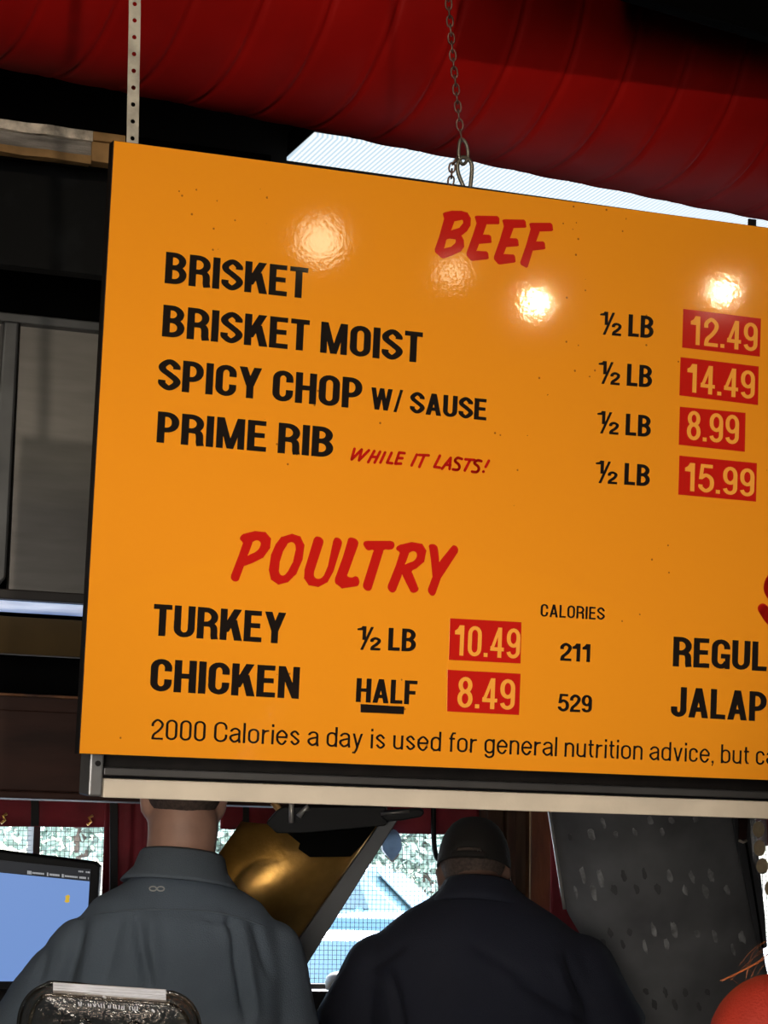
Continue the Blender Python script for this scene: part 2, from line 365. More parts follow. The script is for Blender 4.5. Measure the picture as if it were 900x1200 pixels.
# ------------------------------------------------------------------ curtains
def cloth(p0, p1, z0f, z1f, depth, amp, waves, name, m, parent=None, seed=0, thick=.004):
    """hanging cloth between two points, wavy in plan; z0f/z1f lower/upper height per fraction"""
    nx, nz = max(24, int(waves * 14)), 10; f = MB(); d = (p1 - p0); d.z = 0; nrm = Vector((-d.y, d.x, 0)).normalized()
    if nrm.y > 0: nrm = -nrm
    g = []
    for side in (0, 1):
        for k in range(nz + 1):
            for i in range(nx + 1):
                t = i / nx; s = k / nz
                off = amp * (math.sin(t * waves * 6.283 + seed) * (1 - .4 * s) + .4 * math.sin(t * waves * 15.1 + seed * 2 + s))
                p = p0 + d * t + nrm * (off + depth - side * thick)
                p.z = z0f(t) * (1 - s) + z1f(t) * s
                g.append(p)
    q = (nx + 1) * (nz + 1); fs = []
    for side in (0, 1):
        for k in range(nz):
            for i in range(nx):
                a = side * q + k * (nx + 1) + i; r = (a, a + 1, a + nx + 2, a + nx + 1); fs.append(r if side == 0 else r[::-1])
    for i in range(nx):
        a = i; fs.append((a, a + q, a + 1 + q, a + 1)); a = nz * (nx + 1) + i; fs.append((a, a + 1, a + 1 + q, a + q))
    for k in range(nz):
        a = k * (nx + 1); fs.append((a, a + nx + 1, a + nx + 1 + q, a + q)); a = a + nx; fs.append((a, a + q, a + nx + 1 + q, a + nx + 1))
    f.add(g, fs)
    return build(f, name, m, parent, smooth=True)
YC = 5.84
def band(px0, px1, py0, py1, y, name, parent, m=None):
    a, b, c, d = PY(px0[0], py1, y), PY(px0[1], py1, y), PY(px1[1], py0, y), PY(px1[0], py0, y)
    return build(MB().slab([a, b, c, d], Vector((0, .004, 0))), name, m or M['black_cloth'], parent)
z_ = lambda px, py: PY(px, py, YC).z
v1 = cloth(PY(-330, 967, YC), PY(126, 969, YC), lambda t: z_(-330 + 456 * t, 965.5 + 4 * t), lambda t: ZT + .06, .0, .006, 5, 'curtain', M['red_cloth'], seed=1)
tag(v1, 'short red valance above the screened window behind the monitor', 'curtain', 'red window curtains')
band((36.5, 45.5), (36.5, 45.5), 928, 968, YC - .02, 'black_band', v1)
v2 = cloth(PY(258, 971, YC), PY(561, 979, YC), lambda t: z_(258 + 303 * t, 971.5 + 7.5 * t), lambda t: ZT + .06, .0, .006, 5, 'curtain', M['red_cloth'], seed=2)
tag(v2, 'short red valance above the window, behind the brass hood and bracket', 'curtain', 'red window curtains')
band((285, 292), (285, 292), 930, 972, YC - .02, 'black_band', v2)
v3 = cloth(PY(121, 1000, YC - .03), PY(250, 1000, YC - .03), lambda t: z_(121, 1300), lambda t: ZT + .06, .0, .010, 4, 'curtain', M['red_cloth'], seed=3)
tag(v3, 'long red side curtain with a black stripe hanging left of the man in grey', 'curtain', 'red window curtains')
band((129, 138), (129, 138), 930, 1290, YC - .065, 'black_stripe', v3)
v4 = cloth(PY(646, 1000, 5.66), PY(720, 1000, 5.66), lambda t: PY(660, 1240, 5.66).z, lambda t: PY(660, 900, 5.66).z, 0, .004, 1, 'curtain', M['red_cloth'], seed=4)
tag(v4, 'narrow red curtain strip between mottled plank and dark steel hood', 'curtain', 'red window curtains')
v5 = cloth(PY(884, 990, YC), PY(1180, 990, YC), lambda t: z_(884 + 296 * t, 991 + 5 * t), lambda t: ZT + .06, 0, .006, 4, 'curtain', M['red_cloth'], seed=5)
tag(v5, 'short red valance at the right frame edge behind the round stickers', 'curtain', 'red window curtains')
for px, py in ((4, 961), (105, 963)):
    p = PY(px, py, YC - .04)
    build(MB().tube([p + Vector((-.006, 0, -.008)), p + Vector((.004, 0, .0)), p + Vector((-.002, 0, .010)), p + Vector((.008, 0, .016))], .0035, 6), 'metal_clip', M['brass'], v1, smooth=True)
# cord hanging in the window left of the cap
co = MB().tube(catmull([PY(508, 925, 5.80), PY(508, 965, 5.80), PY(508.5, 985, 5.80), PY(511, 1003, 5.80), PY(516, 1012, 5.80), PY(516, 1045, 5.80)], 6), .0075, 8)
tag(build(co, 'hanging_cable', M['black'], smooth=True), 'thick black cable hanging before the window left of the black cap', 'cable')
# bluish pendant in the window
pp = []
for k in range(28):
    a = k / 28 * 2 * math.pi; x = 11.5 * math.sin(a); y = -math.cos(a) * 17
    if y > 2: x *= max(0, 1 - ((y - 2) / 15) ** 1.6)
    pp.append(PY(459.5 + x, 991 + y * 1.15, 5.80))
pd = build(MB().slab(pp, Vector((0, .012, 0))), 'window_pendant', M['pendant'], smooth=False, bevel=.003)
tag(pd, 'bluish shield shaped pendant hanging in the bright window', 'pendant')
build(MB().tube([PY(451, 1002, 5.795), PY(459.5, 1010, 5.795), PY(468, 1001, 5.795)], .0022, 6), 'pale_rim', M['beige'], pd)
build(MB().tube([PY(459.5, 973, 5.80), PY(459.5, 930, 5.80)], .001, 5), 'thread', M['black'], pd)

# ------------------------------------------------------------------ left: hood, cabinet, boards (parallel to the wall)
YH = 4.95
def panel(name, px0, px1, pt, pb, y, d, m, parent=None, bevel=.003, slope=None):
    """box with front face on Y=y; px0..px1 wide at the heights seen there"""
    a, b = PY(px0, pb, y), PY(px1, pt, y)
    return build(bx((a.x, y, a.z if slope is None else slope), (b.x, y + d, PY(px0, pt, y).z)), name, m, parent, bevel=bevel)
XE = PY(430, 500, YH).x                       # the run ends behind the menu board
def span(name, pt, pb, y, d, m, parent=None, bevel=.003, x0=XL + .05, x1=None, px=10):
    zt, zb = PY(px, pt, y).z, PY(px, pb, y).z
    return build(bx((x0, y, zb), ((XE if x1 is None else x1), y + d, zt)), name, m, parent, bevel=bevel)
cab = span('wall_cabinet', 813.5, 934, YH, .14, M['brown'])
tag(cab, 'dark brown wooden wall cabinet above the red valance at left', 'cabinet')
span('rail_strip', 812, 815.5, YH - .012, .02, M['plank'], cab)
span('lower_moulding', 927, 935, YH - .016, .02, M['brown'], cab)
for a, b in ((-330, -120), (-112, 98), (106, 316)):
    panel('door', a, b, 826, 922, YH - .014, .016, M['brown'], cab)
tag(span('dark_board', 722, 766, YH + .05, .03, M['olive']), 'dark olive board above the brown cabinet, below the blue strip light', 'board')
struct(span('wall_recess', 640, 828, YH + .35, .05, M['flat_black']))
sl = span('strip_light', 703.3, 714.5, YH + .012, .05, M['strip_on'], bevel=.008)
tag(sl, 'thin bluish white strip light glowing beneath the steel hood at left', 'light')
hood = thing('steel_hood', 'brushed steel extractor hood panel at left edge beside the menu board', 'hood', PY(60, 690, YH))
span('frame', 690, 702, YH, .06, M['frame_dark'], hood)
span('top_rail', 366, 377, YH - .02, .30, M['steel_frame'], hood)
x22 = PY(18, 540, YH).x
build(bx((x22, YH + .01, PY(10, 690.5, YH).z), (XE, YH + .04, PY(10, 376, YH).z)), 'panel', M['steel'], hood)
build(bx((XL + .05, YH + .01, PY(10, 690.5, YH).z), (PY(-4, 540, YH).x, YH + .04, PY(10, 376, YH).z)), 'panel', M['steel'], hood)
fr = MB(); a = PY(4, 376, YH - .02); b = PY(22, 376, YH - .02); zb = PY(8, 690, YH).z; r = .03
prof = [(a.x, a.z), (b.x, a.z), (b.x - .004, zb + .02), (b.x - .02, zb), (a.x - .04, zb), (a.x - .012, zb + .03)]
fr.slab([Vector((x, YH - .03, z)) for x, z in prof], Vector((0, .06, 0)))
build(fr, 'upright', M['steel_frame'], hood, bevel=.006)
tag(span('black_board', 186, 311, YH - .35, .04, M['slate']), 'black chalky board under the weathered beam at upper left', 'board')
struct(span('wall_recess_2', 140, 400, YH + .15, .05, M['flat_black'], x1=PY(318, 180, YH + .15).x))
# weathered beam : upper pale layer, lower grey layer, ochre end block
YBm = 4.45
bm_ = thing('wooden_beam', 'weathered grey wooden beam end with ochre block at upper left', 'beam', PY(60, 180, YBm))
zt, zm, zb = PY(0, 141.5, YBm).z, PY(0, 152.5, YBm).z, PY(0, 176, YBm).z
xe = PY(134, 175, YBm).x; xo = PY(107, 170, YBm).x
def rough_bar(x0, x1, z0, z1, y0, y1, amp, n=90):
    f = MB(); rr = []
    for i in range(n + 1):
        x = x0 + (x1 - x0) * i / n; e = lambda s: amp * (noise.noise(Vector((x * 14, s * 3.1, 0))) + .5 * noise.noise(Vector((x * 41, s * 7.3, 0))))
        rr.append([Vector((x, y0 + e(1) * .4, z0 + e(2))), Vector((x, y0 + e(3) * .4, z1 + e(4) * .35)), Vector((x, y1, z1)), Vector((x, y1, z0))])
    return f.loft(rr)
build(rough_bar(XL + .05, xo, zm, zt, YBm - .012, YBm + .03, .007), 'pale_top_layer', M['wood_pale'], bm_)
build(rough_bar(XL + .05, xo, zb + .010, zm - .001, YBm, YBm + .03, .003), 'grey_layer', M['wood_grey'], bm_)
build(rough_bar(XL + .05, xo, zb - .004, zb + .012, YBm - .004, YBm + .022, .007), 'split_lower_edge', M['wood_ochre'], bm_)
build(bx((xo, YBm - .008, zb), (xe + .02, YBm + .03, zm)), 'end_block', M['wood_ochre'], bm_, bevel=.002)
build(bx((xo, YBm - .014, zm + .001), (xe + .02, YBm + .03, zt)), 'end_block', M['wood_ochre'], bm_, bevel=.002)
# ------------------------------------------------------------------ red duct and ceiling light
DA = PD(-260, 30, 4.45); 
p0 = PD(0, 78, 4.55)
# second point of the lower edge: same height further right
r = ray(890, 256); p1 = CAM + r * ((p0.z - CAM.z) / r.z)
ax = (p1 - p0).normalized(); DR = .31
back = Vector((-ax.y, ax.x, 0));
if back.y < 0: back = -back
view = (PD(450, 170, 4.8) - CAM).normalized()
# the outline generatrix is tangent to the view: centre lies along the normal of (view, axis)
up = ax.cross(view).normalized()
if up.z < 0: up = -up
c0 = p0 + up * DR
duct = MB(); L0, L1 = -1.9, 3.6; seg = .142; ns = int((L1 - L0) / seg * 22); rr = []
e1 = Vector((0, 0, 1)); e2 = ax.cross(e1).normalized()
for i in range(ns + 1):
    s = L0 + (L1 - L0) * i / ns; ring = []
    for j in range(64):
        a = j / 64 * 2 * math.pi
        ph = ((s + .142 * .55 * (a / (2 * math.pi))) / seg) % 1.0; dd = min(ph, 1 - ph)
        rad = DR + .0035 * math.exp(-(dd / .035) ** 2) - .006 * math.exp(-((ph - .08) / .028) ** 2) + .004 * math.sin(ph * math.pi) + .0018 * noise.noise(Vector((s * 5, a * 2, 0)))
        ring.append(c0 + ax * s + e1 * (rad * math.cos(a)) + e2 * (rad * math.sin(a)))
    rr.append(ring)
duct.loft(rr)
tag(build(duct, 'red_duct', M['duct'], smooth=True), 'large round red ventilation duct with spiral seams under the ceiling', 'duct')
# suspended ceiling light behind the duct
zL = PD(338, 187, 6.4).z
q0 = PZ(336, 188, zL); q1 = PZ(364, 163, zL); q2 = PZ(930, 272, zL)
du = Vector((1, 0, 0)); 
n0 = q1 - q0
len_ = 1.9; LD = 1.15
Ld = (q2 - q0); Ld.z = 0; Ld.normalize()
tl = thing('ceiling_light', 'bright rectangular ceiling light with ribbed diffuser behind the red duct', 'light', q0)
far = Vector((-Ld.y, Ld.x, 0)); 
if far.y < 0: far = -far
nr = n0.copy(); nr.z = 0
lo_ = [q0 - nr * 0, q0 + Ld * len_, q0 + Ld * len_ + nr * LD, q0 + nr * LD]
build(MB().slab(lo_, Vector((0, 0, .01))), 'diffuser', M['diffuser'], tl)
hs = [p + Vector((0, 0, .012)) for p in lo_]
build(MB().slab(hs, Vector((0, 0, .07))), 'housing', M['rail_grey'], tl, bevel=.004)
# dark soffit board in front of the duct, upper right
sz = PD(760, 2, 3.9).z
sA = PD(560, -60, 3.9)
so = MB(); g0 = PD(735, -8, 4.16); g1 = PD(930, 50, 4.52)
gd = (g1 - g0); 
so.slab([g0, g0 + gd * 2.2, g0 + gd * 2.2 + Vector((0, 0, .5)), g0 + Vector((0, 0, .5)) - gd * .72, g0 - gd * .72], Vector((0, .04, .0)))
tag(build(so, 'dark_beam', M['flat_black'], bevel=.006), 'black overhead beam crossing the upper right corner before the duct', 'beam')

# ------------------------------------------------------------------ the menu board
TL = SO; BLu, BLv = SUV(100, 883)
HB = BLv; WB = 2.05
root = thing('menu_board', 'big glossy orange menu board with black and red lettering, hanging by strap and chain', 'menu board', SP(WB / 2, HB, 0))
edge = MB().slab([SP(-.001, -.001, -.002), SP(WB, -.001, -.002), SP(WB, HB + .001, -.002), SP(-.001, HB + .001, -.002)], -SN * .024)
build(edge, 'dark_backing', M['board_edge'], root)
face = MB().slab([SP(0, 0), SP(WB, 0), SP(WB, HB), SP(0, HB)], -SN * .0018)
pan = build(face, 'orange_panel', M['orange'], root)
tbp = SUV(885, 256)
t0u = tbp[0]
tb = MB().slab([SP(t0u - .004, -.014, -.012), SP(t0u + .009, -.014, -.012), SP(t0u + .009, .004, -.012), SP(t0u - .004, .004, -.012)], -SN * .004)
build(tb, 'hanger_tab', M['black'], root)

# ---- condensed lettering drawn with a flat pen
def G(ch, w, tv, th):
    P = []                                        # polygons
    l, r, b, t, c = tv / 2, w - tv / 2, th / 2, 1 - th / 2, w / 2
    def V(x, y0, y1, k=1): h = tv * k / 2; P.append([(x - h, y0), (x + h, y0), (x + h, y1), (x - h, y1)])
    def H(y, x0, x1): P.append([(x0, y - b), (x1, y - b), (x1, y + b), (x0, y + b)])
    def D(x0, y0, x1, y1, k=1.0): h = tv * k / 2; P.append([(x0 - h, y0), (x0 + h, y0), (x1 + h, y1), (x1 - h, y1)])
    def path(pts, closed=False, sm=False):
        if sm: pts = [(p.x, p.y) for p in catmull([Vector((x, y, 0)) for x, y in pts], 6)]
        A, B = tv / 2, th / 2; q = [Vector((x / A, y / B)) for x, y in pts]; k = len(q); Ls, Rs = [], []
        for i in range(k):
            a = q[(i - 1) % k] if (closed or i) else q[i]; e = q[(i + 1) % k] if (closed or i < k - 1) else q[i]
            d = (e - a)
            if d.length < 1e-9: d = Vector((1, 0))
            d.normalize(); n = Vector((-d.y, d.x))
            Ls.append(((q[i].x + n.x) * A, (q[i].y + n.y) * B)); Rs.append(((q[i].x - n.x) * A, (q[i].y - n.y) * B))
        for i in range(k if closed else k - 1):
            j = (i + 1) % k; P.append([Ls[i], Rs[i], Rs[j], Ls[j]])
    def arc(cx, cy, rx, ry, a0, a1, n=10): return [(cx + rx * math.cos(math.radians(a0 + (a1 - a0) * i / n)), cy + ry * math.sin(math.radians(a0 + (a1 - a0) * i / n))) for i in range(n + 1)]
    def bowl(y0, y1, xr=None, k=.9):
        xr = r if xr is None else xr; hy = (y1 - y0) / 2; rr = min((xr - l) * .62, hy * 1.1); ry = min(hy, rr * 1.05); path([(l, y1)] + arc(xr - rr, y1 - ry, rr, ry, 90, 0, 8) + arc(xr - rr, y0 + ry, rr, ry, 0, -90, 8) + [(l, y0)])
    R = (r - l) / 2; RY = min(.27, R * 1.05)
    def loop(x0, x1, y0, y1, ry):
        cx, rx = (x0 + x1) / 2, (x1 - x0) / 2
        path(arc(cx, y1 - ry, rx, ry, 0, 180) + arc(cx, y0 + ry, rx, ry, 180, 360), True)
    m = .52
    if ch == 'B': V(l, 0, 1); bowl(m, t, r - tv * .12); bowl(b, m)
    elif ch == 'R':
        V(l, 0, 1); bowl(.47, t); path([(c - .03, .47), (r - tv * .45, .45), (r - tv * .12, .38), (r - tv * .03, .26), (r - tv * .02, .12), (r + tv * .10, 0)], sm=True)
    elif ch == 'P': V(l, 0, 1); bowl(.42, t)
    elif ch == 'I': V(w / 2, 0, 1)
    elif ch == 'S': path([(r, .69), (r - .01, .79), (c, t), (l, .79), (l + .01, .65), (c, .51), (r, .35), (r, .22), (c, b), (l, .20), (l - .01, .32)], sm=True)
    elif ch == 'K': V(l, 0, 1); D(l + .03, .26, r - .03, 1, 1.15); D(r + .01, 0, l + .42 * w, .66, 1.15)
    elif ch == 'E': V(l, 0, 1); H(t, 0, w * .96); H(m, 0, w * .90); H(b, 0, w)
    elif ch == 'F': V(l, 0, 1); H(t, 0, w); H(.49, 0, w * .88)
    elif ch == 'L': V(l, 0, 1); H(b, 0, w)
    elif ch == 'T': H(t, 0, w); V(c, 0, 1)
    elif ch == 'M': V(l, 0, 1, .92); V(r, 0, 1, .92); D(c, 0, l + .02, 1, .9); D(c, 0, r - .02, 1, .9)
    elif ch == 'N': V(l, 0, 1, .95); V(r, 0, 1, .95); D(r, 0, l, 1, 1.0)
    elif ch == 'H': V(l, 0, 1); V(r, 0, 1); H(.51, l, r)
    elif ch in 'O0': loop(l, r, b, t, RY)
    elif ch == 'C': path([(r, .63)] + arc(c, t - RY, R, RY, 0, 180) + arc(c, b + RY, R, RY, 180, 360) + [(r, .38)])
    elif ch == 'G': path([(r, .67)] + arc(c, t - RY, R, RY, 0, 180) + arc(c, b + RY, R, RY, 180, 350)); H(.43, c, w); V(r + tv * .08, 0, .5, .8)
    elif ch == 'U': path([(l, 1)] + arc(c, b + RY, R, RY, 180, 360) + [(r, 1)])
    elif ch == 'J': path([(r, 1)] + arc(c, b + RY, R, RY, 0, -180) + [(l, .34)])
    elif ch == 'Y': V(c, 0, .46); D(c, .40, tv * .55, 1, 1.08); D(c, .40, w - tv * .55, 1, 1.08)
    elif ch == 'A': D(tv * .52, 0, c, 1, 1.04); D(w - tv * .52, 0, c, 1, 1.04); H(.28, w * .2, w * .8)
    elif ch == 'W':
        q = w * .30; D(q, 0, tv * .5, 1, .95); D(q, 0, c, 1, .9); D(w - q, 0, c, 1, .9); D(w - q, 0, w - tv * .5, 1, .95)
    elif ch == 'V': D(c, 0, tv * .5, 1, 1.05); D(c, 0, w - tv * .5, 1, 1.05)
    elif ch == '1': V(w * .66, 0, 1); xs = w * .66 - tv / 2 + .02; P.append([(-.02, .69), (xs, .69), (xs, 1.0), (xs - .05, 1.0), (xs - .12, .88), (-.02, .81)])
    elif ch == '2': path([(l, .64), (l + .01, .80), (c, t), (r, .80), (r - .01, .62), (c + .04, .42), (l + .05, .24), (l + .005, .04)], sm=True); H(b, .012, w)
    elif ch == '4': V(w * .68, 0, 1); H(.28, 0, w); D(tv * .32, .24, w * .68 - tv * .10, 1, .80); P.append([(0, .22), (tv * .6, .22), (tv * .7, .42), (0, .36)])
    elif ch == '5': H(t, w * .14, w * .93); D(l - .01, .46, l + .05, 1, .85); path([(l + .01, .52), (c, .615), (r, .48), (r, .20), (c, b), (l, .17), (l - .01, .27)], sm=True)
    elif ch == '8': loop(l + .02, r - .02, .53, t, .2); loop(l, r, b, .53, .22)
    elif ch == '9': loop(l, r, .42, t, .22); path([(r, .72), (r, .30)] + arc(c, b + .18, R, .18, 0, -170))
    elif ch == '.': P.append([(.0, 0), (w, 0), (w, th * 1.05), (.0, th * 1.05)])
    elif ch == 'o': loop(l, r, b, .74 - b, RY)
    elif ch == 'c': path([(r, .50)] + arc(c, .74 - b - RY, R, RY, 0, 180) + arc(c, b + RY, R, RY, 180, 360) + [(r, .24)])
    elif ch in 'bdpq':
        y0, y1 = b, .74 - b; loop(l, r, y0, y1, RY); V(l if ch in 'bp' else r, 0 if ch in 'bd' else -.26, 1 if ch in 'bd' else .74)
    elif ch == 'g': loop(l, r, b, .74 - b, RY); path([(r, .74), (r, 0)] + arc(c, -.0, R, .20, 0, -170))
    elif ch == 'a':
        path([(l, .54)] + arc(c, .74 - b - .16, R, .16, 170, 0) + [(r, .2), (r + tv * .25, 0)]); path([(r, .44), (c, .40), (l, .32), (l - .01, .18), (c - .04, b), (r - .04, .14), (r, .26)], sm=True)
    elif ch == 'e': path([(r, .22), (c + .06, b), (c - .06, b), (l, .22), (l, .52), (c, .74 - b), (r, .52), (r, .39)], sm=True); P.append([(l, .33), (r + tv / 2, .33), (r + tv / 2, .33 + th), (l, .33 + th)])
    elif ch == 'i': V(c, 0, .72); V(c, .86, 1)
    elif ch == 'l': V(c, 0, 1)
    elif ch == 'r': V(l, 0, .72); path([(l, .46), (l + .07, .62), (w, .66)], sm=True)
    elif ch == 'n': V(l, 0, .72); path([(l, .44)] + arc(c, .74 - b - RY, R, RY, 180, 0) + [(r, 0)])
    elif ch == 'u': V(r, 0, .72); path([(l, .72)] + arc(c, b + RY, R, RY, 180, 360) + [(r, .3)])
    elif ch == 's': path([(r, .52), (c, .74 - b), (l + .005, .55), (c, .38), (r, .20), (c, b), (l, .21)], sm=True)
    elif ch == 't': path([(c - .02, .92), (c - .02, .2), (c + .04, b), (w, b + .01)]); P.append([(0, .72 - th), (w, .72 - th), (w, .72), (0, .72)])
    elif ch == 'f': path([(c - .02, 0), (c - .02, .8), (c + .04, 1 - b), (w + .03, 1 - b)]); P.append([(0, .72 - th), (w, .72 - th), (w, .72), (0, .72)])
    elif ch == 'v': D(c, 0, tv * .5, .72, 1.0); D(c, 0, w - tv * .5, .72, 1.0)
    elif ch == 'y': D(c, 0, tv * .5, .72, 1.0); D(c - .06, -.16, w - tv * .5, .72, 1.0); path([(c - .05, -.12), (c - .12, -.25), (l - .04, -.23)])
    elif ch == ',': P.append([(.0, 0), (w, 0), (w, th * 1.1), (.0, th * 1.1)]); P.append([(w * .45, 0), (w, 0), (w * .5, -.17), (w * .1, -.17)])
    elif ch == '/': D(tv * .3, -.03, w - tv * .3, 1.02, .62)
    elif ch == '½':
        for cc, ox, oy, s in (('1', 0, .42, .60), ('2', w * .56, -.02, .58)):
            P += [[(x * s + ox, y * s + oy) for x, y in pg] for pg in G(cc, w * .44 / s, tv * 1.25, th * 1.25)]
        h = tv * .30; P.append([(w * .20 - h, -.02), (w * .20 + h, -.02), (w * .62 + h, 1.0), (w * .62 - h, 1.0)])
    return P
WID = {'I': None, 'M': .74, 'W': .84, 'T': .50, 'L': .47, 'F': .49, 'E': .50, 'J': .48, 'K': .60, 'A': .62, 'Y': .60, 'V': .58, 'H': .57, 'N': .58, 'O': .57, 'U': .57, 'C': .55, 'G': .58, 'R': .57, 'B': .57, 'P': .55, 'S': .55, '½': .92, '/': .34, '1': .40, '.': None, ',': None, 'i': None, 'l': None, 't': .25, 'f': .26, 'r': .30, 'a': .44, 'o': .47, 'c': .42, 'e': .46, 's': .42, 'n': .44, 'u': .44, 'b': .46, 'd': .46, 'g': .46, 'p': .46, 'y': .44, 'v': .44}
def layout(text, tv, th, gap, wd=.52):
    x = 0; out = []
    for ch in text:
        if ch == ' ': x += .24; continue
        w = WID.get(ch, wd)
        if w is None: w = tv
        if ch.isdigit() and ch != '1': w = wd
        out.append([[(px + x, py) for px, py in pg] for pg in G(ch, w, tv, th)]); x += w + gap
    return out, x - gap
LIFT = [.0008]
def line(text, p0, p1, top, name, m, parent, tv=.192, th=.155, gap=.062, fit=None, lift=.0008, wd=.52):
    """text with baseline from pixel p0 to p1; top = pixel of the upper left of its first letter"""
    u0, v0 = SUV(*p0); u1, v1 = SUV(*p1); ut, vt = SUV(*top)
    h = v0 - vt; ww = layout(fit or text, tv, th, gap, wd)[1]; sx = (u1 - u0) / ww; sl = (v1 - v0) / (u1 - u0)
    f = MB()
    for gl in layout(text, tv, th, gap, wd)[0]:
        for ip, pg in enumerate(gl):
            pts = [SP(u0 + x * sx, v0 + x * sx * sl - y * h, lift + 6e-6 * ip) for x, y in pg]
            n = (pts[1] - pts[0]).cross(pts[2] - pts[1])
            if n.dot(SN) < 0: pts = pts[::-1]
            f.add(pts, [tuple(range(len(pts)))])
    return build(f, name, m, parent, fix=False)
BK = M['black_vinyl']
line('BRISKET', (192.6, 331.7), (359.6, 350.2), (194, 295), 'item_lettering', BK, root)
line('BRISKET MOIST', (189.5, 394.1), (494, 425.3), (190.9, 357), 'item_lettering', BK, root)
line('SPICY CHOP', (185.0, 456.5), (423.3, 479.3), (187.0, 419.8), 'item_lettering', BK, root)
line('W/ SAUSE', (433.8, 479.3), (569.6, 492.9), (432.7, 453.6), 'item_lettering', BK, root)
line('PRIME RIB', (183.1, 518.3), (389.7, 536.5), (184.6, 482), 'item_lettering', BK, root)
line('TURKEY', (178.5, 744.6), (333.6, 754.4), (178, 707.5), 'item_lettering', BK, root)
line('CHICKEN', (175.2, 809.5), (350, 819), (176.5, 771.5), 'item_lettering', BK, root)
line('REGULAR', (788, 780.6), (898, 786.6), (789.3, 746), 'item_lettering', BK, root, fit='REGUL')
line('JALAPENO', (785.6, 839.5), (897.5, 845.6), (786.8, 804.5), 'item_lettering', BK, root, fit='JALAP')
for p0, p1, tp in (((702.5, 391.3), (765.3, 396.7), (704, 365.3)), ((700.8, 449.0), (763.6, 454.4), (702.2, 423.2)), ((699.3, 507), (762.2, 512.3), (700.7, 481.8)), ((697.5, 565.2), (761, 570.2), (699, 539.8)), ((418, 760.6), (486.8, 763.6), (419.2, 734))):
    line('½ LB', p0, p1, tp, 'portion_lettering', BK, root, tv=.19, th=.15)
line('HALF', (416.6, 822.6), (488, 825.6), (417.6, 794.6), 'portion_lettering', BK, root, tv=.19, th=.15)
def quad(pts, lift, name, m, parent):
    q = [SP(*SUV(*p), lift) for p in pts]; return build(MB().slab(q, -SN * .0005), name, m, parent)
quad([(422.3, 825), (473.6, 828), (473, 837), (422.3, 834.7)], .0009, 'underline_bar', BK, root)
line('CALORIES', (633.0, 722.4), (708, 726.6), (634, 707.6), 'calorie_lettering', BK, root, tv=.155, th=.13, gap=.10)
line('211', (655.8, 774), (692.4, 776), (656.6, 753), 'calorie_lettering', BK, root, tv=.17, th=.14)
line('529', (653.6, 833.4), (693, 835.2), (654.8, 812.8), 'calorie_lettering', BK, root, tv=.17, th=.14)
def sticker(corners, digits, p0, p1, tp):
    def c3(p): return (660 + p[0] / 3.75, 330 + p[1] / 3.75)
    s = quad([corners[0], corners[1], corners[2], corners[3]], .0009, 'price_sticker', M['red_vinyl'], root)
    line(digits, p0, p1, tp, 'price_digits', M['digit'], s, tv=.155, th=.125, gap=.10, lift=.0016, wd=.54)
A3 = lambda *q: [(660 + x / 3.75, 330 + y / 3.75) for x, y in q]
A5 = lambda *q: [(400 + x / 2.8125, 690 + y / 2.8125) for x, y in q]
for q, d, e in ((((527, 120), (868, 163), (863, 330), (522, 290)), '12.49', ((558, 276), (850, 309), (562, 150))),
             (((515, 332), (858, 373), (855, 543), (510, 500)), '14.49', ((543, 485), (838, 518), (548, 360))),
             (((512, 550), (800, 577), (797, 748), (507, 717)), '8.99', ((540, 695), (768, 717), (545, 566))),
             (((510, 765), (850, 798), (846, 967), (505, 936)), '15.99', ((533, 919), (836, 947), (538, 795)))):
    sticker(A3(*q), d, *A3(*e))
for q, d, e in ((((358, 97), (593, 110), (590, 246), (354, 234)), '10.49', ((372, 219), (586, 231), (375, 119))),
             (((350, 267), (590, 280), (585, 416), (348, 404)), '8.49', ((380, 391), (569, 400), (384, 289)))):
    sticker(A5(*q), d, *A5(*e))
line('2000 Calories a day is used for general nutrition advice, but calorie needs vary', (176.8, 866.3), (877, 895.6), (178.4, 842.3), 'footnote_lettering', BK, root, tv=.100, th=.094, gap=.105, fit='2000 Calories a day is used for general nutrition advice, but', wd=.47)
# brush lettering, outlines filled as curves
def filled(contours, name, m, parent, lift=.0008, org=(0, 0), sc=1.0):
    c = bpy.data.curves.new('b', 'CURVE'); c.dimensions = '2D'; c.fill_mode = 'FRONT'; c.resolution_u = 6
    for ct in contours:
        s = c.splines.new('BEZIER'); s.bezier_points.add(len(ct) - 1); s.use_cyclic_u = True
        for bp, (x, y) in zip(s.bezier_points, ct):
            u, v = SUV(org[0] + x / sc, org[1] + y / sc); bp.co = (u, -v, 0); bp.handle_left_type = bp.handle_right_type = 'AUTO'
    o = bpy.data.objects.new('b', c); COL.objects.link(o); me = ev_mesh(o); bpy.data.objects.remove(o)
    f = MB(); f.add([SP(v.co.x, -v.co.y, lift) for v in me.vertices], [tuple(p.vertices) for p in me.polygons])
    return build(f, name, m, parent, fix=False)
def dense(ct, step=14):          # extra points on long sides keep them straight
    out = []
    for i, (x, y) in enumerate(ct):
        x2, y2 = ct[(i + 1) % len(ct)]; out.append((x, y)); d = math.hypot(x2 - x, y2 - y)
        if d > step * 2: out += [(x + (x2 - x) * step * .5 / d, y + (y2 - y) * step * .5 / d), (x2 - (x2 - x) * step * .5 / d, y2 - (y2 - y) * step * .5 / d)]
    return out
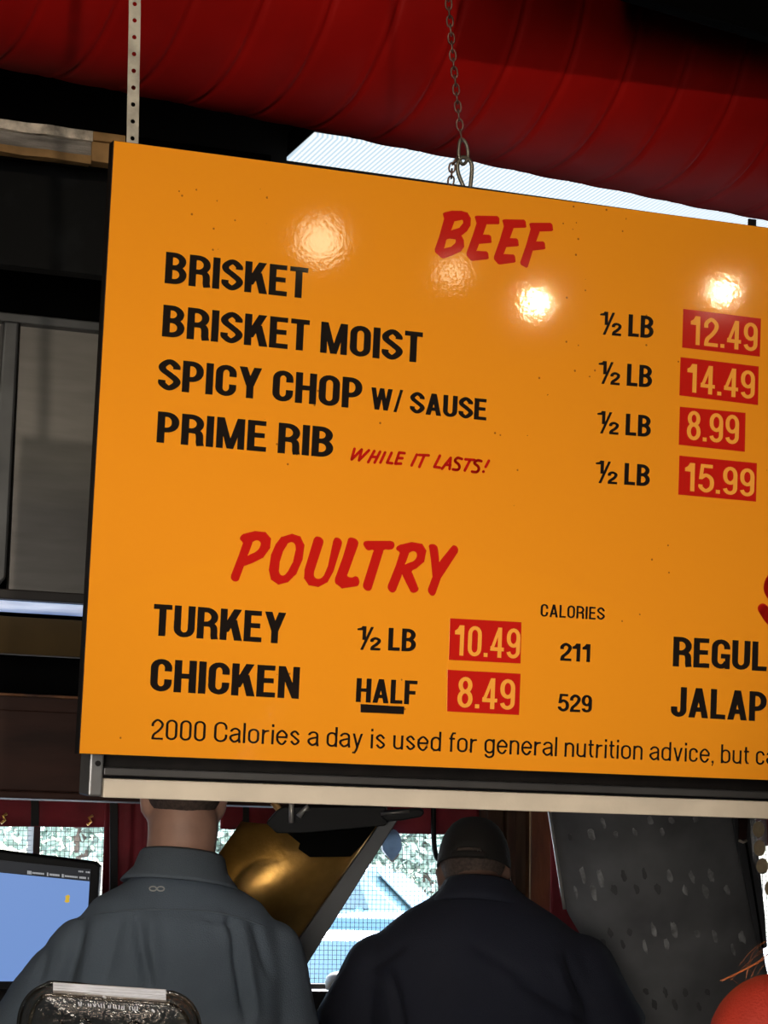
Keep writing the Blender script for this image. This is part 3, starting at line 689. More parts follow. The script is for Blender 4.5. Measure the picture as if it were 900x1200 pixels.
beef = [[(105, 88), (122, 77), (165, 67), (228, 68), (268, 80), (290, 118), (288, 165), (264, 203), (228, 232), (244, 262), (246, 305), (225, 335), (165, 364), (112, 382), (92, 376), (56, 342), (53, 318), (80, 242), (113, 122)],
        [(182, 138), (233, 128), (238, 150), (214, 180), (160, 197)], [(128, 260), (152, 252), (188, 258), (186, 282), (160, 305), (114, 316)],
        [(315, 108), (338, 100), (462, 102), (478, 120), (478, 152), (470, 157), (394, 157), (371, 224), (410, 226), (424, 240), (427, 276), (416, 281), (344, 287), (327, 332), (390, 335), (405, 350), (408, 380), (398, 388), (306, 398), (288, 394), (264, 365), (262, 342), (300, 235), (327, 150)],
        [(497, 132), (520, 124), (638, 126), (652, 142), (656, 174), (646, 180), (572, 182), (548, 248), (590, 250), (602, 264), (606, 296), (596, 302), (524, 308), (506, 353), (570, 356), (582, 372), (585, 402), (575, 410), (486, 422), (468, 418), (444, 390), (443, 366), (480, 262), (507, 170)],
        [(675, 155), (693, 147), (813, 147), (828, 162), (832, 195), (820, 203), (744, 205), (721, 270), (765, 270), (778, 284), (781, 316), (770, 323), (698, 331), (666, 436), (655, 444), (622, 426), (615, 408), (655, 290), (683, 190)]]
filled([dense(x) for x in beef], 'heading_lettering', M['red_vinyl'], root, org=(500, 235), sc=5.625)
poul = [[(65, 66), (77, 49), (120, 38), (158, 42), (178, 66), (175, 100), (150, 135), (112, 154), (80, 166), (61, 216), (50, 222), (34, 213), (33, 198), (60, 128), (76, 82)], [(112, 78), (138, 77), (138, 95), (120, 115), (94, 127)],
        [(215, 60), (255, 48), (285, 58), (300, 90), (293, 142), (270, 195), (240, 224), (205, 233), (178, 215), (170, 180), (178, 125), (195, 86)], [(240, 83), (261, 82), (268, 105), (258, 150), (240, 184), (218, 200), (207, 184), (210, 150), (222, 112)],
        [(334, 66), (346, 58), (368, 72), (368, 84), (335, 186), (337, 206), (352, 212), (370, 200), (385, 165), (404, 74), (414, 62), (435, 75), (435, 90), (405, 186), (384, 224), (350, 242), (315, 235), (298, 210), (300, 178)],
        [(459, 66), (472, 62), (495, 77), (494, 92), (455, 200), (470, 207), (488, 203), (497, 212), (496, 235), (485, 240), (436, 247), (413, 229), (411, 210), (440, 130)],
        [(515, 80), (530, 74), (612, 74), (626, 82), (622, 102), (610, 106), (588, 108), (544, 248), (534, 256), (514, 244), (513, 230), (551, 109), (530, 108), (519, 97)],
        [(633, 102), (647, 88), (690, 78), (728, 85), (743, 110), (735, 150), (707, 174), (690, 186), (715, 248), (702, 262), (685, 258), (655, 197), (633, 253), (622, 262), (604, 249), (604, 233), (632, 163), (646, 118)], [(681, 118), (703, 114), (708, 130), (695, 148), (666, 159)],
        [(752, 92), (762, 86), (780, 92), (786, 108), (790, 150), (832, 98), (843, 90), (858, 102), (857, 116), (796, 210), (776, 266), (767, 274), (751, 262), (749, 248), (765, 204), (759, 140)]]
filled([dense(x) for x in poul], 'heading_lettering', M['red_vinyl'], root, org=(260, 610), sc=3.1034)
def strokes(lines_, wpx, name, m, parent, org=(0, 0), sc=1.0, lift=.0008):
    f = MB()
    for ln in lines_:
        pts = [Vector((org[0] + x / sc, org[1] + y / sc, 0)) for x, y in ln]
        if len(pts) > 3: pts = catmull(pts, 5)
        for i in range(len(pts) - 1):
            a, b = pts[i], pts[i + 1]; d = (b - a).normalized(); n = Vector((-d.y, d.x, 0)) * wpx / 2
            f.add([SP(*SUV(q.x, q.y), lift) for q in (a + n, b + n, b - n, a - n)], [(3, 2, 1, 0)])
        for e in pts if len(pts) < 60 else ():
            f.add([SP(*SUV(e.x + wpx / 2 * math.cos(k * .524), e.y + wpx / 2 * math.sin(k * .524)), lift) for k in range(12)], [tuple(range(11, -1, -1))])
    return build(f, name, m, parent, fix=False)
strokes([[(72, 76), (56, 134), (58, 134)], [(57, 134), (112, 80)], [(112, 80), (97, 140)], [(97, 140), (152, 84)], [(182, 88), (148, 150)], [(214, 92), (184, 152)], [(166, 120), (200, 122)], [(242, 96), (216, 152)],
         [(278, 98), (253, 152)], [(253, 152), (281, 156)], [(350, 100), (320, 97)], [(320, 97), (299, 158)], [(299, 158), (330, 158)], [(309, 127), (338, 128)],
         [(418, 108), (389, 168)], [(430, 110), (484, 112)], [(460, 112), (432, 176)], [(546, 114), (515, 176)], [(515, 176), (546, 180)],
         [(558, 186), (606, 126)], [(606, 126), (600, 188)], [(576, 164), (604, 166)], [(668, 132), (645, 126), (630, 143), (648, 160), (655, 176), (645, 192), (618, 190)], [(688, 134), (738, 138)], [(714, 138), (684, 196)],
         [(776, 144), (754, 140), (738, 155), (756, 172), (762, 188), (750, 204), (724, 202)], [(818, 142), (800, 176)], [(788, 202), (787, 203)]], 3.3, 'note_lettering', M['red_vinyl'], root, org=(400, 510), sc=4.737)
strokes([[(940, 690), (932, 676), (918, 671), (905, 677), (900.5, 690), (908, 702), (922, 712), (926, 724), (918, 733), (904, 728), (893.5, 713)]], 12, 'heading_lettering', M['red_vinyl'], root)

# ------------------------------------------------------------------ rail under the board
RO = -.055
rl = thing('light_rail', 'grey metal rail with a beige lower strip running beneath the orange menu board', 'rail', S(122, 930, RO))
def rail_box(a, b, c, d, off, dep, name, m, bevel=.0015):     # pixel corners TL TR BR BL, on the board-parallel plane
    q = [SP(*[x for x in uv(p, off)], off) for p in (a, b, c, d)]
    return build(MB().slab(q, -SN * dep), name, m, rl, bevel=bevel)
def uv(p, off):
    q = S(p[0], p[1], off) - SO; return q.dot(SH), q.dot(SV)
u0 = uv((122, 900), RO)[0]; uR = WB - .01
vt1, vt2, vm1, vm2 = uv((122, 899), RO)[1], uv((122, 908.5), RO)[1], uv((122, 912), RO)[1], uv((122, 934.5), RO)[1]
def strip(u0, u1, va, vb, off, dep, name, m, bevel=.0015):
    q = [SP(u0, va, off), SP(u1, va, off), SP(u1, vb, off), SP(u0, vb, off)]
    return build(MB().slab(q, -SN * dep), name, m, rl, bevel=bevel)
strip(u0, uR, HB - .035, HB + .03, RO - .03, .01, 'back_plate', M['board_edge'])
strip(u0, uR, vt1, vt2, RO, .05, 'grey_channel', M['rail_grey'])
strip(u0, uR, vt2 + .0005, vm1 - .0005, RO - .012, .03, 'dark_groove', M['black'])
strip(u0, uR, vm1, vm2, RO + .004, .055, 'beige_strip', M['beige'])
ue = uv((104, 910), RO)[0]
strip(ue, u0 - .001, HB - .02, vm2 - .001, RO + .002, .06, 'end_cap', M['rail_cap'], bevel=.003)
scw = MB().tube([SP(ue + .011, HB + .014, RO + .002), SP(ue + .011, HB + .014, RO + .006)], .004, 10)
build(scw, 'screw', M['board_edge'], rl)

# ------------------------------------------------------------------ strap and chain
def strap():
    a = S(155.5, -900, -.014); p1 = S(158, 14, -.014); b = S(155.2, 172, -.014)
    f = MB(); pts = [a, p1, b]; wd = .0086; pitch = .0232
    def cell(c, t, s, h):
        o = 8; inn = [c + s * (.0034 * math.cos(k / o * 6.2832 + .3927)) + t * (.0034 * math.sin(k / o * 6.2832 + .3927)) for k in range(o)]
        out = [c + s * wd * x + t * h * y for x, y in ((1, .41), (.41, 1), (-.41, 1), (-1, .41), (-1, -.41), (-.41, -1), (.41, -1), (1, -.41))]
        cor = [c + s * wd * x + t * h * y for x, y in ((1, 1), (-1, 1), (-1, -1), (1, -1))]
        for off in (0, 1):
            dv = -SN * (.0012 * off)
            vs = [p + dv for p in inn] + [p + dv for p in out] + [p + dv for p in cor]
            fs = [(k, (k + 1) % 8, 8 + (k + 1) % 8, 8 + k) for k in range(8)] + [(8, 16, 9), (10, 17, 11), (12, 18, 13), (14, 19, 15)]
            f.add(vs, fs)
        vs = inn + [p - SN * .0012 for p in inn]; f.add(vs, [(k, (k + 1) % 8, 8 + (k + 1) % 8, 8 + k) for k in range(8)])
        for sg in (1, -1):
            e = [c + s * wd * sg + t * h, c + s * wd * sg - t * h]; f.add([e[0], e[1], e[1] - SN * .0012, e[0] - SN * .0012], [(0, 1, 2, 3)])
    for i in range(2):
        d = pts[i + 1] - pts[i]; n = max(1, round(d.length / pitch)); t = d.normalized(); s = SN.cross(t).normalized(); h = d.length / n / 2
        for k in range(n): cell(pts[i] + d * ((k + .5) / n), t, s, h)
    return f
st = build(strap(), 'hanging_strap', M['strap'])
tag(st, 'pale perforated metal strap holding up the left end of the menu board', 'strap')
def linkmesh(c, t, s, L=.017, wv=.0055, r=.0016):
    pts = []
    for k in range(16):
        a = k / 16 * 2 * math.pi; x = math.cos(a) * wv; y = math.sin(a)
        pts.append(c + s * x + t * (math.copysign(max(0, abs(y)) ** .8, y) * L * .5))
    return MB().tube(pts, r, 6, closed=True)
ch = thing('hanging_chain', 'thin rusty chain with steel hook holding the middle of the menu board', 'chain', S(541, 215, -.012))
def chain_run(pts, L=.0175, w_=.0047, r_=.0014, m=None):
    i = 0; path = []
    for a, b in zip(pts, pts[1:]):
        d = b - a; n = max(1, round(d.length / (L - .0045))); path += [(a + d * ((k + .5) / n), d.normalized()) for k in range(n)]
    for k, (c, t) in enumerate(path):
        s0 = SN.cross(t).normalized(); s1 = t.cross(s0); an = .5 if k % 2 else 2.0
        build(linkmesh(c, t, s0 * math.cos(an) + s1 * math.sin(an), L, w_, r_), 'link', M['chain'], ch, smooth=True)
OF = -.012
chain_run([S(500, -700, OF), S(524, -40, OF), S(526, 10, OF), S(531, 70, OF), S(538, 140, OF), S(541, 165, OF)])
hk = catmull([S(541, 163, OF), S(546, 168, OF), S(548.5, 180, OF), S(546, 190, OF), S(541, 192, OF), S(537.5, 182, OF), S(538.5, 168, OF)], 6, True)
build(MB().tube(hk, .0027, 8, closed=True), 'snap_hook', M['hook'], ch, smooth=True)
u2 = catmull([S(543, 218.5, OF), S(537, 203, OF), S(536.5, 192, OF), S(541, 185, OF), S(548, 186, OF), S(553, 195, OF), S(551, 220.5, OF)], 6)
build(MB().tube(u2, .0031, 8), 'wire_bail', M['hook'], ch, smooth=True)
chain_run([S(537, 184, OF), S(530, 193, OF), S(529, 207, OF), S(528, 217, OF)], L=.015, w_=.0045, r_=.0014)

# ------------------------------------------------------------------ brass hood with grey steel edge, and the bracket over it
def face_slab(pix, d, dep, name, m, parent, bevel=.002, tilt=0):
    """outline traced at distance d along the view axis, with thickness dep backwards"""
    q = [PD(x, y, d + tilt * (y - 1040)) for x, y in pix]
    n = (q[1] - q[0]).cross(q[2] - q[1]).normalized()
    if n.dot(FWD) < 0: n = -n
    return build(MB().slab(q, n * dep), name, m, parent, bevel=bevel)
DB = 5.25
bh = thing('brass_hood', 'scratched brass hood panel with grey steel edge behind the man in grey', 'hood', PD(330, 1180, DB))
# curved sheet: generatrix runs along the grey bar
TLp, TRp = PD(283, 963, DB), PD(452, 955, DB + .06)
gen = PD(347, 1110, DB) - PD(452, 960, DB); gen = gen.normalized()
acr = (TRp - TLp)
nrm = acr.cross(gen).normalized()
if nrm.dot(FWD) > 0: nrm = -nrm
f = MB(); ng = 24; g1, g2 = [], []
for i in range(ng + 1):
    t = i / ng; bulge = .10 * (1 - (2 * t - 1) ** 2)
    top = TLp + acr * t + nrm * bulge * .6
    if t < .2: top = top + gen * (0.0)
    ln = .66 - .12 * t
    g1.append((top, top + gen * .20, top + gen * .42, top + gen * ln))
th_ = nrm * -.004
rows = []
for k in range(4): rows.append([g1[i][k] for i in range(ng + 1)])
vs = [p for r in rows for p in r] + [p + th_ for r in rows for p in r]; n1 = ng + 1; q = 4 * n1; fs = []
for k in range(3):
    for i in range(ng):
        a = k * n1 + i; fs.append((a, a + 1, a + n1 + 1, a + n1)); fs.append((a + q, a + n1 + q, a + n1 + 1 + q, a + 1 + q))
for i in range(ng):
    fs.append((i, i + q, i + 1 + q, i + 1)); a = 3 * n1 + i; fs.append((a, a + 1, a + 1 + q, a + q))
for k in range(3):
    a = k * n1; fs.append((a, a + n1, a + n1 + q, a + q)); a += ng; fs.append((a, a + q, a + n1 + q, a + n1))
f.add(vs, fs)
build(f, 'brass_sheet', M['brass'], bh, smooth=True)
face_slab([(443, 968), (470, 955), (355, 1138), (344, 1109)], DB - .05, .025, 'steel_edge_bar', M['bar_grey'], bh)
br = thing('bracket_arm', 'black angular bracket arm hanging over the brass hood beneath the rail', 'bracket', PD(400, 975, DB - .1))
face_slab([(312, 965), (324, 951), (332, 946), (452, 946), (456, 957), (452, 967.5), (439, 969), (357, 976.5), (324, 976.5)], DB - .16, .05, 'arm', M['black'], br)
face_slab([(336, 976), (356, 976), (440, 969.5), (426, 988), (411, 1004), (363, 1004.5), (349.5, 995), (351.5, 988.5)], DB - .10, .05, 'mounting_box', M['flat_black'], br)
face_slab([(445, 955), (450, 951), (490, 948), (496, 949.5), (497.5, 953), (494, 957.5), (470, 962), (452, 962.5)], DB - .19, .025, 'handle', M['black'], br, bevel=.006)
build(MB().tube([PD(446, 954, DB - .192), PD(480, 951, DB - .192)], .0035, 8), 'handle_rim', M['steel'], br, smooth=True)
build(MB().tube([PD(341.5, 938, DB - .18), PD(341.5, 964, DB - .18)], [.006, .006], 10), 'pin', M['steel_edge'], br, smooth=True)
build(MB().tube([PD(350, 957, DB - .18), PD(356, 949, DB - .18), PD(362, 946, DB - .18)], [.007, .005, .008], 10), 'thumb_screw', M['steel_edge'], br, smooth=True)
build(MB().tube([PD(320, 940, DB - .13), PD(330, 952, DB - .13)], .008, 8), 'strut', M['wood_ochre'], br, smooth=True)

# ------------------------------------------------------------------ big dark steel hood at right
dh = thing('dark_steel_hood', 'large dark dull steel hood sheet with painted reflection marks at lower right', 'hood', PD(770, 1230, 5.45))
DH = 5.5
def HP(x, y, off=0): return PD(x, y, DH + .10 * ((y - 1060) / 140) - off + .10 * ((x - 760) / 130.0) ** 2)
def hedge(y): # left and right edge of the sheet
    l = 645 + (y - 955) * .155 if y < 1065 else 662 + (y - 1065) * .60
    r = 864 + (y - 955) * .190
    return l, r
f = MB(); rows = []
for k in range(27):
    y = 905 + k * 13; l, r = hedge(y); rows.append([HP(l + (r - l) * i / 24, y) for i in range(25)])
vs = [p for r in rows for p in r]; q = len(vs); vs += [p + FWD * .006 for p in vs]; fs = []
for k in range(26):
    for i in range(24):
        a = k * 25 + i; fs.append((a, a + 1, a + 26, a + 25)); fs.append((a + q, a + 25 + q, a + 26 + q, a + 1 + q))
    a = k * 25; fs.append((a, a + 25, a + 25 + q, a + q)); a += 24; fs.append((a, a + q, a + 25 + q, a + 25))
for i in range(24): fs.append((i, i + q, i + 1 + q, i + 1)); a = 26 * 25 + i; fs.append((a, a + 1, a + 1 + q, a + q))
f.add(vs, fs)
build(f, 'steel_sheet', M['steel_dark'], dh, smooth=True)
build(MB().tube([HP(hedge(y)[0] - .5, y, .004) for y in range(905, 1068, 20)] , .0042, 8), 'bright_left_edge', M['steel_edge'], dh, smooth=True)
ed = MB(); l1 = [(850, 905), (881, 905), (889, 1000), (897, 1075), (899, 1110), (890, 1115), (876, 1050), (863, 990)]
ed.slab([HP(x, y, .012) for x, y in l1], FWD * .03); build(ed, 'folded_right_edge', M['bar_grey'], dh, bevel=.003)
build(MB().tube([HP(x, y, .016) for x, y in ((868, 930), (874, 985), (884, 1045), (894, 1110))], .0028, 6), 'edge_seam', M['flat_black'], dh, smooth=True)
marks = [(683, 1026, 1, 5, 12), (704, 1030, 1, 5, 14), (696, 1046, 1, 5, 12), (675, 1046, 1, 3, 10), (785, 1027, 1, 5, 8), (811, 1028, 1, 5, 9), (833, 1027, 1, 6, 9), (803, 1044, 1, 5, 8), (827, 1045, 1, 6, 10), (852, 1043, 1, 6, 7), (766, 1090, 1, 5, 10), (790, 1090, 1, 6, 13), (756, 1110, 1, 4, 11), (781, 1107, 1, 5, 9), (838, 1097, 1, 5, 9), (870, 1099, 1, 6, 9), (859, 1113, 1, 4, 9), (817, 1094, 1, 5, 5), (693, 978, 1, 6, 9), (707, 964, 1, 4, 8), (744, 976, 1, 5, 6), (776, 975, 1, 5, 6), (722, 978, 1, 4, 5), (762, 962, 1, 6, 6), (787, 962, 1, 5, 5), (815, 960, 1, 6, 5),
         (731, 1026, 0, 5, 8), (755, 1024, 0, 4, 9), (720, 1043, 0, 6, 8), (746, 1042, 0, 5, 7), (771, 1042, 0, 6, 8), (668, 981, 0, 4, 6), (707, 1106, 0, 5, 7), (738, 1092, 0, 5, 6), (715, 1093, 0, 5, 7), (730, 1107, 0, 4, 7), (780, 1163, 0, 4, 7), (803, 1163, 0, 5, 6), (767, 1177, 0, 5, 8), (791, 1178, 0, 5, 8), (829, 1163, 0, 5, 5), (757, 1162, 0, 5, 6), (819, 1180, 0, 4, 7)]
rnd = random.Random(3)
for x, y, li, rx, ry in marks:  # reflections drawn as slightly raised colour patches on the sheet
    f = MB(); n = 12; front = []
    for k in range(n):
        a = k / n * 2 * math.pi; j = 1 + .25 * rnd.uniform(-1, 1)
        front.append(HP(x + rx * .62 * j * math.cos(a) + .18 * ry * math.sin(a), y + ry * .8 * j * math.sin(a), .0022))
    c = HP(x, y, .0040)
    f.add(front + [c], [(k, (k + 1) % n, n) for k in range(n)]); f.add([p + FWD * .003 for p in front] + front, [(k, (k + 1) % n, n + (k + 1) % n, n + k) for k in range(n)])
    build(f, 'reflection_mark', M['reflect_light'] if li else M['reflect_dark'], dh, smooth=True)
hn = build(MB().slab([HP(864, 915, .022), HP(880, 915, .022), HP(875, 984, .022), HP(866, 984, .022)], FWD * .012), 'handle', M['brown'], dh, bevel=.002)  # unidentified tapered hanging strip, joined to the hood as a part
build(MB().tube([HP(866.3, 985, .02), HP(870.5, 987, .02), HP(875, 985, .02)], .0035, 8), 'pale_tip', M['beige'], hn, smooth=True)
# strip with round stickers
rs = thing('sticker_strip', 'clear plastic strip of round tan stickers curling at the right frame edge', 'sticker strip', PD(890, 1040, 5.0))
ctr = catmull([(888, 900, 5.0), (888.5, 950, 5.0), (891, 1000, 4.99), (897, 1030, 4.97), (915, 1062, 4.94), (950, 1085, 4.94)], 8) if False else [p for p in catmull([Vector(v) for v in ((888, 890, 5.0), (888.5, 950, 5.0), (891, 1000, 4.99), (898, 1030, 4.97), (915, 1062, 4.94), (950, 1085, 4.94))], 8)]
f = MB(); vs = []
for i, p in enumerate(ctr):
    a = ctr[max(0, i - 1)]; b = ctr[min(len(ctr) - 1, i + 1)]; t = Vector((b.x - a.x, b.y - a.y, 0)).normalized(); n = Vector((t.y, -t.x, 0)) * 9.5
    vs += [PD(p.x + n.x, p.y + n.y, p.z), PD(p.x - n.x, p.y - n.y, p.z)]
k = len(ctr); vs2 = vs + [v + FWD * .0015 for v in vs]; o = 2 * k
f.add(vs2, [(2 * i, 2 * i + 1, 2 * i + 3, 2 * i + 2) for i in range(k - 1)] + [(o + 2 * i, o + 2 * i + 2, o + 2 * i + 3, o + 2 * i + 1) for i in range(k - 1)])
build(f, 'strip', M['film'], rs, smooth=True)
for x, y, d in ((888.2, 920, 5.0), (888.5, 946, 5.0), (889, 972, 4.998), (890.2, 994, 4.992), (893.5, 1015, 4.98), (903, 1041, 4.955), (921, 1066, 4.94)):
    pts = [PD(x + 7 * math.cos(a * .3927), y + 9.5 * math.sin(a * .3927), d - .003) for a in range(16)]
    build(MB().slab(pts, FWD * .001), 'round_sticker', M['tan'], rs)

# ------------------------------------------------------------------ monitor on the back counter
zc = 1.10
cnt = thing('back_counter', 'dark work counter below the monitor at lower left', 'counter', (0.2, 5.0, 0))
DM = 5.0
mon = thing('monitor', 'black framed monitor with glowing blue screen at lower left edge', 'monitor', PD(-60, 1180, DM + .05))
mA, mB, mC, mD = (-260, 964), (117.5, 1013.5), (108, 1160), (-260, 1166)
def mp(x, y, off=0): return PD(x, y, DM + .0004 * (x + 60) - off)
def mon_slab(pix, off, dep, name, m, bevel=0, parent=None, seg=2): return build(MB().slab([mp(x, y, off) for x, y in pix], FWD * dep), name, m, parent or mon, bevel=bevel, seg=seg)
mon_slab([(-260, 966), (112, 1012), (117, 1017), (108, 1161), (-260, 1161)], 0, .035, 'bezel', M['black'], bevel=.003)
scn = mon_slab([(-250, 998), (105, 1033), (98, 1150), (-250, 1150)], .0012, .0012, 'lit_screen', M['screen_on'])
mon_slab([(-250, 982), (106, 1019), (105.2, 1032.6), (-250, 997.6)], .0012, .0012, 'status_bar', M['screen_bar'])
def yb(x, base): return base + (x - 60) * .0986
gly = MB()
for a, b, hgt in ((32, 37, 4), (38, 52, 2), (55, 57, 4), (58, 70, 2.4), (72.5, 75, 4), (76, 91, 2), (93, 101, 2.4), (103, 104, 2.4)):
    x = a
    while x < b:
        e = min(b, x + 1.6); gly.slab([mp(x, yb(x, 1025) - hgt / 2, .002), mp(e, yb(e, 1025) - hgt / 2, .002), mp(e, yb(e, 1025) + hgt / 2, .002), mp(x, yb(x, 1025) + hgt / 2, .002)], FWD * .0004); x += 2.0
for x in (92, 94, 96, 100.5, 102.5, 104): gly.slab([mp(x, yb(x, 1018) - .9, .002), mp(x + 1.4, yb(x, 1018) - .9, .002), mp(x + 1.4, yb(x, 1018) + .9, .002), mp(x, yb(x, 1018) + .9, .002)], FWD * .0004)
build(gly, 'status_text', M['screen_text'], mon)
mon_slab([(76.5, 1050), (80, 1048.5), (82, 1050), (81, 1054), (81.5, 1057), (78, 1058), (75.5, 1056.5), (77, 1053.5)], .0024, .0006, 'yellow_icon', M['screen_yellow'])
f = MB(); c = PD(-70, 1161, DM + .06)
f.box((c.x - .03, c.y - .01, zc + .0155), (c.x + .03, c.y + .02, c.z + .06)); build(f, 'stand_neck', M['black'], mon, bevel=.004)
build(MB().box((c.x - .13, c.y - .08, zc + .001), (c.x + .13, c.y + .10, zc + .015)), 'stand_base', M['black'], mon, bevel=.005)
build(bx((c.x - 1.5, 4.62, zc - .04), (c.x + .42, 5.35, zc)), 'worktop', M['counter'], cnt, bevel=.006)
build(bx((c.x - 1.47, 4.66, 0), (c.x + .39, 5.33, zc - .041)), 'cabinet_body', M['brown'], cnt, bevel=.004)
# pale rounded tub on the sill and the ledge under the window
tubc = PY(404, 1158.5, WY - .055)
rr = []
for k, (z, r) in enumerate(((0, .052), (.02, .055), (.034, .050), (.043, .038), (.047, .02), (.048, .004))):
    rr.append([Vector((tubc.x + r * math.cos(a * .2618) * 1.0, tubc.y + r * .7 * math.sin(a * .2618), ZS + .001 + z)) for a in range(24)])
tub = build(MB().loft(rr), 'plastic_tub', M['cream'], smooth=True)
tag(tub, "small cream rounded tub on the window sill beside the capped man's elbow", 'tub')

# ------------------------------------------------------------------ service counter with the clamshell box
zk = 1.255
cf = thing('service_counter', 'high dark service counter in front of the two men, just under the frame', 'counter', (1.2, 2.7, 0))
cx0 = PD(120, 1200, 2.8)
build(bx((-.6, 2.45, zk - .04), (2.6, 3.2, zk)), 'worktop', M['counter'], cf, bevel=.006)
build(bx((-.57, 2.5, 0), (2.57, 3.15, zk - .041)), 'front_panel', M['brown'], cf, bevel=.004)
DC = 2.82
cl = thing('clamshell_box', 'clear plastic clamshell food box with raised lid at bottom left', 'food box', PD(128, 1300, DC))
def cp(x, y, off=0): return PD(x, y, DC - off + .0006 * (1200 - y))
rim = [(21, 1320), (20, 1250), (22, 1200), (27, 1178), (38, 1163), (54, 1154), (66, 1152), (130, 1157.5), (192, 1163), (204, 1164), (219, 1172), (229, 1185), (234, 1204), (234, 1260), (230, 1320)]
build(MB().tube(catmull([cp(x, y) for x, y in rim], 5), .0028, 8), 'lid_rim', M['plastic'], cl, smooth=True)
rim2 = [(36, 1320), (33, 1250), (34, 1205), (38, 1186), (46, 1173), (60, 1166), (130, 1172), (190, 1176), (206, 1180), (217, 1190), (221, 1206), (220, 1260), (217, 1320)]
build(MB().tube(catmull([cp(x, y, .012) for x, y in rim2], 5), .0024, 8), 'lid_inner_ridge', M['plastic'], cl, smooth=True)
a_ = catmull([Vector((x, y, 0)) for x, y in rim], 5); b_ = catmull([Vector((x, y, 0)) for x, y in rim2], 5)
nn = 60; ra = [a_[int(i * (len(a_) - 1) / nn)] for i in range(nn + 1)]; rb = [b_[int(i * (len(b_) - 1) / nn)] for i in range(nn + 1)]
f = MB(); vs = [cp(p.x, p.y) for p in ra] + [cp(p.x, p.y, .012) for p in rb] + [cp(128 + (p.x - 128) * .9, p.y + (1240 - p.y) * .08, .004) for p in rb] + [cp(128 + (p.x - 128) * .02, 1250 + (p.y - 1250) * .3, .004) for p in rb]
f.add(vs, [(k * (nn + 1) + i, k * (nn + 1) + i + 1, (k + 1) * (nn + 1) + i + 1, (k + 1) * (nn + 1) + i) for k in range(3) for i in range(nn)])
o = build(f, 'lid_shell', M['plastic'], cl, smooth=True); md = o.modifiers.new('thick', 'SOLIDIFY'); md.thickness = .0012
lipm = MB()
for k in range(5):
    y = k * 3.4; lipm.tube([cp(62.5, 1152.8 + y, .006), cp(194.5, 1161.6 + y, .006)], .0021, 8)
lipm.slab([cp(62.5, 1151.5, .004), cp(194.5, 1160.2, .004), cp(194, 1176, .004), cp(62.5, 1168, .004)], FWD * .003)
build(lipm, 'ribbed_lip', M['lip'], cl)
em = MB(); rnd = random.Random(5); x = 92
while x < 161:
    if rnd.random() < .86:
        y = 1177 + (x - 92) * .085; hh = rnd.uniform(1.6, 3.0)
        em.tube([cp(x, y - hh, .0125), cp(x + rnd.uniform(-.6, 1.6), y + hh * .6, .0125)], .0008, 5)
    x += rnd.uniform(2.2, 3.4)
em.tube([cp(121, 1167, .012), cp(124, 1170, .012)], .0015, 5); em.tube([cp(178, 1183, .012), cp(181, 1186, .012)], .0012, 5)
build(em, 'embossed_lettering', M['lip'], cl)
hl = MB(); hl.tube(catmull([cp(70, 1196, .012), cp(76, 1202, .012), cp(84, 1212, .012)], 4), .0016, 6); hl.tube(catmull([cp(92, 1196, .012), cp(100, 1194.5, .012), (cp(107, 1200, .012)), cp(112, 1207, .012)], 4), .0016, 6); hl.tube(catmull([cp(150, 1201, .012), cp(157, 1197, .012), cp(164, 1201, .012)], 4), .0016, 6)
build(hl, 'moulded_ribs', M['plastic'], cl, smooth=True)
f = MB(); bc_ = cp(128, 1320); rr = []
for z, sx, sy in ((.0, .085, .060), (.006, .092, .066), (.045, .112, .085), (.050, .116, .088)):
    ring = []
    for k in range(40):
        a = k / 40 * 2 * math.pi; cx_, sy_ = math.cos(a), math.sin(a)
        ring.append(Vector((bc_.x + sx * math.copysign(abs(cx_) ** .45, cx_), bc_.y - .10 + sy * math.copysign(abs(sy_) ** .45, sy_), zk + .001 + z)))
    rr.append(ring)
f.loft(rr, cap=False); f.add(rr[0], [tuple(range(40))])
build(f, 'base_tray', M['plastic'], cl, smooth=True)

